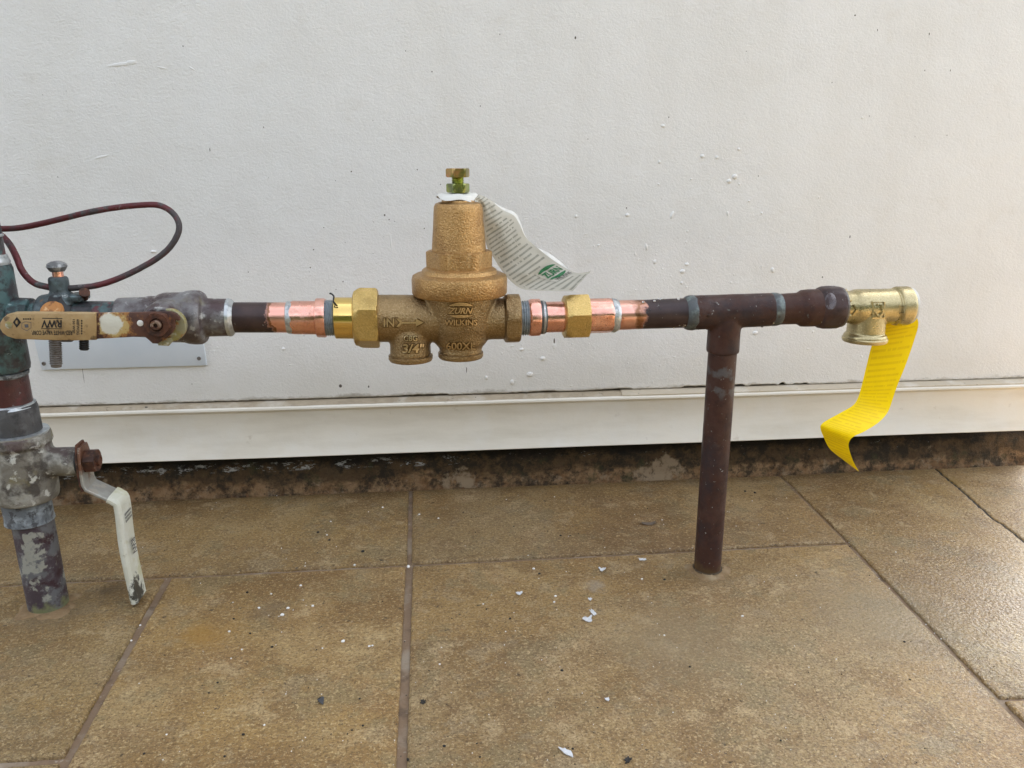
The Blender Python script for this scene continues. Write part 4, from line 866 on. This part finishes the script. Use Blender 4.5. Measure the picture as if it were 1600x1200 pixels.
for k, r_ in enumerate((.004, .0085, .0118, .0132)):
    for i in range(n):
        a = 2 * math.pi * i / n; rr_ = r_ * (1 + .10 * math.sin(2 * a + .6) + .06 * math.sin(5 * a)) if k > 1 else r_
        V.append((XB - .0008 + rr_ * math.cos(a) * 1.05, rr_ * math.sin(a) * .95, zt_ - .0003 - (0, .0004, .0014, .0034)[k] * (1 - .35 * math.sin(a)) + (.0011 * math.sin(4 * a + .9) + .0009 * math.sin(2 * a + .4)) * (k / 3)))
for k in range(3):
    for i in range(n): Fc.append((k * n + i, k * n + (i + 1) % n, (k + 1) * n + (i + 1) % n, (k + 1) * n + i))
TG.add('tag_top', (V, Fc), M_PAPER_LIT, sharp=60)
def on_sheet(geo, at, cu, ct, su, st_, ang, lift=.0004):
    V = []
    for a, b, c in geo[0]:
        x, y = (a - .5) * su, (b - .5) * st_; u = cu + (x * math.cos(ang) - y * math.sin(ang)); t = ct - (x * math.sin(ang) + y * math.cos(ang)) * .42
        p = at(u, t); e = .004; nn = (at(u + e, t) - at(u - e, t)).cross(at(u, t + e) - at(u, t - e)).normalized(); nn = nn if nn.y < 0 else -nn
        V.append(tuple(p + nn * lift))
    return V, geo[1]
def fl2(g): return [(u, v_, 0) for u, v_, h_ in g[0] if True], g[1]
def lens2(flip):
    n = 12; V = []; Fc = []
    for i in range(n + 1):
        u = i / n; s_ = math.sin(math.pi * u) ** .6; V += [(u, 1 - s_ if flip else 0, 0), (u, 1 if flip else s_, 0)]
    for i in range(n): Fc.append((i * 2, i * 2 + 2, i * 2 + 3, i * 2 + 1))
    return V, Fc
lc, lt = .72, .815
g = [on_sheet(text_geo('ZURN', bold=.03), at, lc, lt, .40, .115, 0, .0008), on_sheet(lens2(False), at, lc, lt - .045, .44, .055, 0, .0007), on_sheet(lens2(True), at, lc, lt + .045, .44, .055, 0, .0007)]
patch = ([(i / 12, j / 12, 0) for j in range(13) for i in range(13)], [(j * 13 + i, j * 13 + i + 1, (j + 1) * 13 + i + 1, (j + 1) * 13 + i) for j in range(12) for i in range(12)])
TG.add('blank_patch', on_sheet(patch, at, lc, lt + .012, .50, .32, 0, .0003), Mat('tag_blank', (.50, .475, .40), .55).done(), parent=sheet)
TG.add('logo', join(*g), M_GREEN, parent=sheet, sharp=None)
TG.add('logo_words', on_sheet(text_geo('WILKINS', bold=.01), at, lc + .02, lt + .066, .40, .05, 0, .0008), M_INK, parent=sheet, sharp=None)

# ------------------------------------------------------------------ union to the right of the regulator
UN = Thing('copper_union', 'bright copper union with brass hex nut right of the regulator', 'pipe fitting', (HX(890), 0, ZA(HX(890)) - .018))
UN.add('thread', lathe_x(thread_x(808, 830, 55, 6)), M_SEAL)
g1 = lathe_x(prof((825, 52), (827, 57), (829, 60), (840, 60), (843, 57), (844, 50)), hexa=HR(835, 57.5), rot=.2, wob=.012)
UN.add('hex_collar', g1, M_COPPER)
UN.add('solder_ring', lathe_x(prof((842, 46), (843.5, 51), (847, 51.5), (852, 49.5), (854, 46)), wob=.05), M_SOLDER_OLD)
UN.add('solder_ring', lathe_x(prof((846.5, 50), (847.5, 52.3), (850, 52), (851, 49)), wob=.05), M_SOLDER)
UN.add('pipe', lathe_x(prof((846, 48), (884, 48))), M_COPPER)
UN.add('union_nut', nutx(880, 918, 76, 65.8, rad(13)), M_NUT)
UN.add('hex_sleeve', lathe_x(prof((914, 50), (916, 53), (918, 55), (950, 55), (955, 53), (957, 50)), hexa=HR(935, 51.5), rot=rad(22)), M_COPPER)
UN.add('solder_ring', lathe_x(prof((953, 48), (955, 53), (959, 54.5), (963, 51), (966, 46)), wob=.05), M_SOLDER)

# ------------------------------------------------------------------ tee with its leg
TE = Thing('copper_tee', 'dark brown tee joining the horizontal pipe to the vertical leg', 'pipe fitting', (HX(1130), 0, P(1130, 552, 0)[2]))
XT = float(np.mean([P(1131, 550, 0)[0], P(1103, 890, 0)[0]]))
t1 = lathe_x(prof((1076, 52), (1077, 54), (1204, 52.2), (1206, 50)), 56)
zt0 = float(P(1130, 550.5, 0)[2])
t2 = lathe_z([(.0124, zt0), (.0127, zt0 + .001), (.0125, ZA(XT) - .018), (.0128, ZA(XT) - .006), (.010, ZA(XT))], XT, 0, 56)
t3 = lathe_z([(.0125, ZA(XT) - .0185), (.0133, ZA(XT) - .0155), (.0150, ZA(XT) - .0125), (.0120, ZA(XT) - .0085)], XT, 0, 56)
TE.add('tee_body', remesh(join(t1, t2), .0008, 18), M_DARK, sharp=60)
TE.add('pipe', lathe_x(prof((960, 46.5), (1010, 45.6), (1082, 46.5))), half_copper('half_cleaned_copper_right', HX(1001), True))
TE.add('solder_ring', lathe_x(prof((1069, 46), (1071, 51), (1075, 54), (1081, 55), (1086, 53), (1088, 50)), wob=.025), M_SOLDER_OLD)
TE.add('solder_ring', lathe_x(prof((1201, 48), (1203, 51), (1207, 52), (1213, 51.5), (1217, 49), (1218, 46)), wob=.03), M_SOLDER_OLD)
TE.add('adapter', lathe_x(prof((1206, 48), (1244, 49), (1248, 52), (1252, 57), (1262, 58.5), (1276, 58), (1282, 60))), M_DARK)
TE.add('hex_nut', lathe_x(prof((1276, 58), (1279, 63), (1284, 66.5), (1296, 68), (1305, 67), (1309, 64), (1312, 58)), hexa=HR(1296, 63.5), rot=rad(-2)), dark_copper('oxidised_nut', (.06, .042, .042), True, 5).done())
hexg = lathe_x(prof((1276, 58), (1279, 63), (1284, 66.5), (1296, 68), (1305, 67), (1309, 64), (1312, 58)), hexa=HR(1296, 63.5), rot=rad(-2)); tree = BVHTree.FromPolygons(hexg[0], hexg[1])
def emboss0(geo, x0, x1, y0, y1, dep):
    V = []
    for u, v_, h_ in geo[0]:
        d_ = Vector(ray(x0 + (x1 - x0) * u, y1 + (y0 - y1) * v_)).normalized(); hit = tree.ray_cast(Vector(CAM), d_)[0]; V.append(tuple(hit - d_ * dep * (h_ * 1.3 - .3)))
    return V, geo[1]
TE.add('worn_facet', emboss0(([(.5, .5, 1)] + [(.5 + .5 * k_ * math.cos(i * math.pi / 8), .5 + .5 * k_ * math.sin(i * math.pi / 8), h_) for k_, h_ in ((.92, 1), (1, 0)) for i in range(16)], [(0, 1 + i, 1 + (i + 1) % 16) for i in range(16)] + [(1 + i, 17 + i, 17 + (i + 1) % 16, 1 + (i + 1) % 16) for i in range(16)]), 1288, 1307, 457, 485, .0004), mottled('worn_copper', (.085, .070, .075), [((.17, .15, .155), 160, .5, .62, .8), ((.05, .03, .03), 130, .52, .62, .8)], .35, .0005).done())
TE.add('worn_ring', lathe_x(prof((1309, 60), (1310.5, 62.5), (1313, 62), (1313.5, 56))), M_STUD)
LG = Thing('pipe_leg', 'dark brown vertical copper leg from the tee down into the floor', 'pipe', (XT, 0, 0))
LG.add('pipe', lathe_z([(.0111, -.006), (.0111, .05), (.0111, .10), (.0111, zt0 + .012)], XT, wob=.004), None or (lambda q: (q.lay(q.ramp(q.math('ADD', q.sep()[2], q.ramp(q.noise(150, 5), .3, .7, -.006, .006)), .004, .012, .9, 0), (.10, .06, .028)),
        q.lay(q.math('MULTIPLY', q.ramp(q.sep()[2], .15, .16), q.ramp(q.noise(70, 5, off=9), .54, .62, 0, .5)), (.13, .145, .15)), q.done())[-1])(dark_copper('oxidised_leg', off=3)))
LG.add('dark_foot_ring', lathe_z([(.0124, .0026), (.0120, .0033), (.0112, .0035)], XT, wob=.08, cap=False), M_FOOTRING)  # dark ring standing in for a gap around the pipe foot
LG.add('mortar_collar', lathe_z([(.0195, -.0014), (.0165, .0004), (.0135, .0020), (.0118, .0032), (.0105, .003)], XT, wob=.55), M_COLLAR)
rd = random.Random(9); g = []
for i in range(46):                                   # water beads on the wet pipes
    th = rd.uniform(-1.2, 1.5); x = rd.uniform(HX(1000), HX(1240)); r_ = HR(1100, 47 if x < HX(1072) else 53); p = Vector((x, -r_ * math.cos(th), ZA(x) + r_ * math.sin(th))); nn = Vector((0, -math.cos(th), math.sin(th)))
    if x > HX(1208): continue
    rr_ = rd.uniform(.0005, .0013); g.append(lathe_dir([(-.0002, rr_), (rr_ * .35, rr_ * .85), (rr_ * .6, rr_ * .4)], p, nn, 10))
for i in range(16):
    th = rd.uniform(-1, 1); z_ = rd.uniform(.03, zt0); p = Vector((XT + .0111 * math.sin(th), -.0111 * math.cos(th), z_)); rr_ = rd.uniform(.0004, .0009)
    g.append(lathe_dir([(-.0002, rr_), (rr_ * .35, rr_ * .85), (rr_ * .6, rr_ * .4)], p, (math.sin(th), -math.cos(th), 0), 10))
TE.add('water_bead', join(*g), M_DROP, stuff=True, sharp=60)

# ------------------------------------------------------------------ relief valve
RV = Thing('relief_valve', 'satin brass thermal relief valve at the right end of the pipe', 'valve', (HX(1352), 0, P(1352, 534, 0)[2]))
bm_ = lathe_x(prof((1304, 46), (1308, 49), (1324, 50), (1329, 51), (1334, 54.5), (1340, 56), (1393, 55), (1395, 52.5), (1396.6, 52.5), (1397.4, 59.5), (1400, 61.2), (1414, 61), (1417, 59.5), (1419, 55)), 64)
XO = float(P(1351.5, 525, 0)[0]); so_ = S(1352); zo0, zo1 = float(P(1351, 532, 0)[2]), float(P(1351, 519.5, 0)[2])
om = lathe_z([(31 * so_, zo0), (32.5 * so_, zo0 + .0012), (32.5 * so_, zo1 - .0025), (31 * so_, zo1 - .001), (28.5 * so_, zo1), (28 * so_, ZA(XO) - .004)], XO, 0, 56)
rvb = remesh(join(bm_, om), .0005, 3); RV.add('body', rvb, M_RELIEF, sharp=60)
RV.add('outlet_lip', lathe_z([(33 * so_, zo0 - .0004), (34 * so_, zo0 + .0006), (34 * so_, zo0 + .0022), (32 * so_, zo0 + .0034)], XO, 0, 56), M_RELIEF)
for a_ in (-75, -25, 40, 85, 140, 200, 250):
    th = rad(a_); x = HX(1314); r_ = HR(1314, 51); c = Vector((x, -r_ * math.cos(th), ZA(x) + r_ * math.sin(th)))
    RV.add('lug', lathe_dir([(-.001, .0032), (.0010, .0030), (.0016, .0024)], c, (0, -math.cos(th), math.sin(th)), 14), M_RELIEF)
tree = BVHTree.FromPolygons(rvb[0], rvb[1])
fr = lambda u0, v0, u1, v1, t: [bar([(u0, v0), (u1, v0), (u1, v0 + t), (u0, v0 + t)]), bar([(u0, v1 - t), (u1, v1 - t), (u1, v1), (u0, v1)]), bar([(u0, v0 + t), (u0 + t * 1.4, v0 + t), (u0 + t * 1.4, v1 - t), (u0, v1 - t)]), bar([(u1 - t * 1.4, v0 + t), (u1, v0 + t), (u1, v1 - t), (u1 - t * 1.4, v1 - t)])]
g = [emboss(b_, 1363, 1383, 470, 498, .0011) for b_ in fr(0, 0, 1, 1, .07)]
g += [emboss(bar(pl), 1363, 1383, 470, 498, .0012) for pl in ([(.40, .86), (.80, .86), (.80, .78), (.40, .78)], [(.72, .78), (.80, .78), (.80, .42), (.72, .42)], [(.18, .36), (.30, .38), (.55, .14), (.50, .06)], [(.55, .14), (.82, .38), (.90, .34), (.58, .06)], [(.2, .10), (.28, .10), (.28, .18), (.2, .18)])]
g += [emboss(bar(pl), 1315, 1341, 476, 493, .0012) for pl in ([(.70, 1), (.80, 1), (1, .5), (.9, .45)], [(.9, .55), (1, .5), (.74, .0), (.66, .05)], [(.05, .78), (.45, .78), (.45, .70), (.05, .70)], [(.05, .25), (.45, .25), (.45, .17), (.05, .17)], [(0, .2), (.06, .2), (.06, .75), (0, .75)])]
g += [emboss(b_, 1405.5, 1414, 476, 491, .0006) for b_ in fr(0, 0, 1, 1, .09)] + [emboss(text_geo('G', 1), 1407.5, 1412, 479, 488, .0006)]
RV.add('cast_mark', join(*g), M_RELIEF, sharp=30)
RV.add('end_disc', lathe_x(prof((1417, 54), (1419, 56), (1421.5, 56), (1422, 52))), M_DOT)
ca, cb_ = P(1423, 464, .004), P(1423, 487, .004)
RV.add('test_lever', box(float(P(1420, 475, 0)[0]), float(P(1428.5, 475, 0)[0]), -.006, .006, float(cb_[2]), float(ca[2]), .0008), mottled('lever_plate', (.16, .165, .17), [((.3, .3, .3), 80, .5, .7, .7)], .4, metal=.7).done())
YT = Thing('yellow_tag', 'long yellow printed warning tag curling down from the relief valve', 'tag', P(1415, 490, .01))
rows = [((1378, 494), .010, (1421, 481), .004), ((1375, 503), .011, (1430, 491), .005), ((1370, 518), .012, (1435, 506), .007), ((1362, 540), .013, (1429, 530), .010), ((1353, 575), .012, (1416, 568), .009), ((1346, 604), .011, (1403, 600), .008), ((1341, 620), .010, (1395, 623), .007),
        ((1333, 633), .007, (1387, 644), .004), ((1315, 644), 0, (1373, 660), -.004), ((1293, 656), -.008, (1351, 674), -.012), ((1283.5, 663), -.011, (1334, 682), -.015), ((1282, 670), -.010, (1327, 690), -.014), ((1287, 683), -.006, (1326.5, 700), -.010), ((1297, 702), -.001, (1331, 715), -.005), ((1318, 719), .003, (1336, 726), 0), ((1340, 735.5), .005, (1341.5, 735.8), .004)]
V, Fc, uv, at = ribbon(rows, 6, 8, lambda t, u: -.0010 * math.sin(math.pi * u) + .0005 * noise.noise(Vector((u * 2, t * 8, 3))))
YT.add('tag_strip', (V, Fc), M_YELLOW, uv=uv, sharp=60)

# ------------------------------------------------------------------ litter on the floor
rl = random.Random(11)
def flake(px, py, wpx, hpx, label, m=M_CHIP, name='paint_flake', ang=0.0, curl=.5, seed=1):
    c = Vector(F(px, py)); s_ = depth(c) / FPX; a_, b_ = wpx * s_ / 2 * .9, hpx * s_ / 2 / .5 * .9; rn = random.Random(seed); n = 19; V = []; Fc = []; rr_ = [rn.uniform(.5, 1.15) for i in range(n)]
    out = [(math.cos(2 * math.pi * i / n) * rr_[i], math.sin(2 * math.pi * i / n) * rr_[i]) for i in range(n)]
    for k, f_ in enumerate((.5, 1.0)):
        for u, v_ in out:
            u, v_ = u * f_, v_ * f_; x, y = u * a_, v_ * b_; z_ = .0006 + curl * .5 * (u * u) * a_ + .0003 * rn.random()
            V.append((c.x + x * math.cos(ang) - y * math.sin(ang), c.y + x * math.sin(ang) + y * math.cos(ang), z_))
    V.append((c.x, c.y, .0007)); top = len(V); V += [(x, y, z_ - .0004) for x, y, z_ in V]
    for o_, fl_ in ((0, 1), (top, -1)):
        for i in range(n):
            j = (i + 1) % n; Fc += [(o_ + i, o_ + j, o_ + 2 * n)[::fl_], (o_ + i, o_ + n + i, o_ + n + j, o_ + j)[::fl_]]
    for i in range(n):
        j = (i + 1) % n; Fc.append((n + i, n + j, top + n + j, top + n + i))
    o = obj(name, (V, Fc), m, None, c, 30); o.location = c; o['label'] = label; o['category'] = name.replace('_', ' ')
    if name == 'paint_flake': o['group'] = 'paint flakes fallen on the floor'
    return o
flake(917, 969, 19, 9, 'largest curled white paint flake on the tile in front of the regulator', ang=.3, curl=.9, seed=2)
flake(926, 958, 9, 13, 'narrow upright paint curl touching the largest flake on the floor', ang=.2, curl=1.2, seed=3)
flake(884, 1176, 14, 17, 'white paint flake nearest the camera at the bottom edge of the picture', ang=.5, curl=.9, seed=4)
flake(941, 891, 13, 7, 'white paint flake farthest from the camera in the group of flakes', ang=-.4, curl=1.0, seed=5)
flake(811, 928, 12, 6, 'lone white paint flake well left of the other flakes', ang=.2, curl=.8, seed=6)
flake(1003, 875, 18, 5, 'thin white paint shaving beside the foot of the vertical leg', ang=-.3, curl=.7, seed=7)
flake(949, 1094, 9, 6, 'small white paint flake alone between the largest and the nearest flake', ang=.4, curl=.6, seed=8)
flake(922, 937, 9, 5, 'tiny white paint flake just above the largest curled flake', ang=.1, curl=.6, seed=9)
flake(1014, 819, 30, 8, 'grey brown bark sliver lying on the tile behind the pipe leg', Mat('bark', (.12, .09, .065), .8).done(), 'bark_sliver', .05, .4, 12)
flake(502, 1096, 14, 11, 'small dark crumb with pale edge on the middle front tile', Mat('crumb', (.06, .06, .065), .6).done(), 'dark_crumb', .4, .9, 13)
flake(981, 1189, 12, 10, 'black comma shaped crumb at the bottom edge near the nearest flake', M_SPECK, 'dark_crumb', -.7, .8, 14)
flake(661, 1098, 10, 7, 'dull dark crumb just right of the middle floor joint', M_SPECK, 'dark_crumb', -.5, .5, 15)
def grit(pts, m, name, label, flat_=.6):
    g = []
    for px, py, r_ in pts:
        c = F(px, py); s_ = depth(c) / FPX; q_ = r_ * s_; V = []; n = 7
        g.append(lathe_z([(q_ * .8, -.0003), (q_, q_ * flat_ * .6), (q_ * .55, q_ * flat_ * 1.3)], float(c[0]), float(c[1]), n, wob=.5))
    o = obj(name, join(*g), m, None, (0, 0, 0), 60); o['kind'] = 'stuff'; o['label'] = label; o['category'] = 'grit'
wh = [(405, 950, 2.2), (441, 961, 3.0), (450, 950.5, 2.6), (489, 947, 2.4), (536, 1002.5, 3.2), (577, 1010, 2.2), (582, 1009, 1.8), (358, 987, 2.0), (470, 915, 2.2), (638, 886, 3.2), (554, 883, 2), (361, 1029, 1.5), (424, 928, 1.6), (378, 1015, 1.6), (504, 1013, 1.4), (687, 1038, 1.6), (205, 1001, 1.8), (219, 977, 1.6), (413, 1133, 2), (260, 1148, 1.6), (655, 804, 1.8), (517, 815, 1.5), (511, 836, 1.6), (598, 793, 1.6), (685, 810, 1.6), (1160, 963, 2.2), (1038, 993, 1.8), (868, 932, 2.5), (866, 941, 2), (834, 889, 2.4), (755, 944, 1.4), (790, 987, 1.3), (1003, 905, 2)]
for i in range(170): wh.append((rl.uniform(200, 1500), rl.uniform(770, 1195), rl.uniform(.5, 1.05)))
dk = [(386, 926, 2.2), (425, 1011, 2.2), (391, 990, 1.8), (567, 862, 3.0), (497, 832, 2.4), (515, 844, 2), (550, 1141, 1.6), (543, 1147, 1.4), (567, 1134, 2), (380, 1148, 2.4), (351, 1182, 2), (225, 1178, 2.2), (500, 1092, 2.6), (562, 1092, 1.8), (760, 952, 1.6), (797, 967, 2.2), (843, 897, 2.4), (1078, 1042, 1.8), (1038, 906, 2.2), (878, 1048, 2.6), (895, 1170, 2), (340, 1067, 2), (326, 1083, 1.6), (694, 1166, 2.6), (750, 1183, 2), (637, 1187, 2.8), (876, 837, 1.8), (934, 1106, 1.3), (745, 1162, 1.6), (1413, 1003, 2), (1422, 1062, 1.7), (1220, 1157, 1.7), (1164, 768, 2), (1179, 770, 2), (365, 967, 1.6)]
for i in range(150): dk.append((rl.uniform(150, 1560), rl.uniform(770, 1195), rl.uniform(.5, 1.2)))
grit(wh, M_BEAD, 'pale_grit', 'tiny white specks scattered over the floor tiles'); grit(dk, M_SPECK, 'dark_grit', 'tiny black specks scattered over the floor tiles')
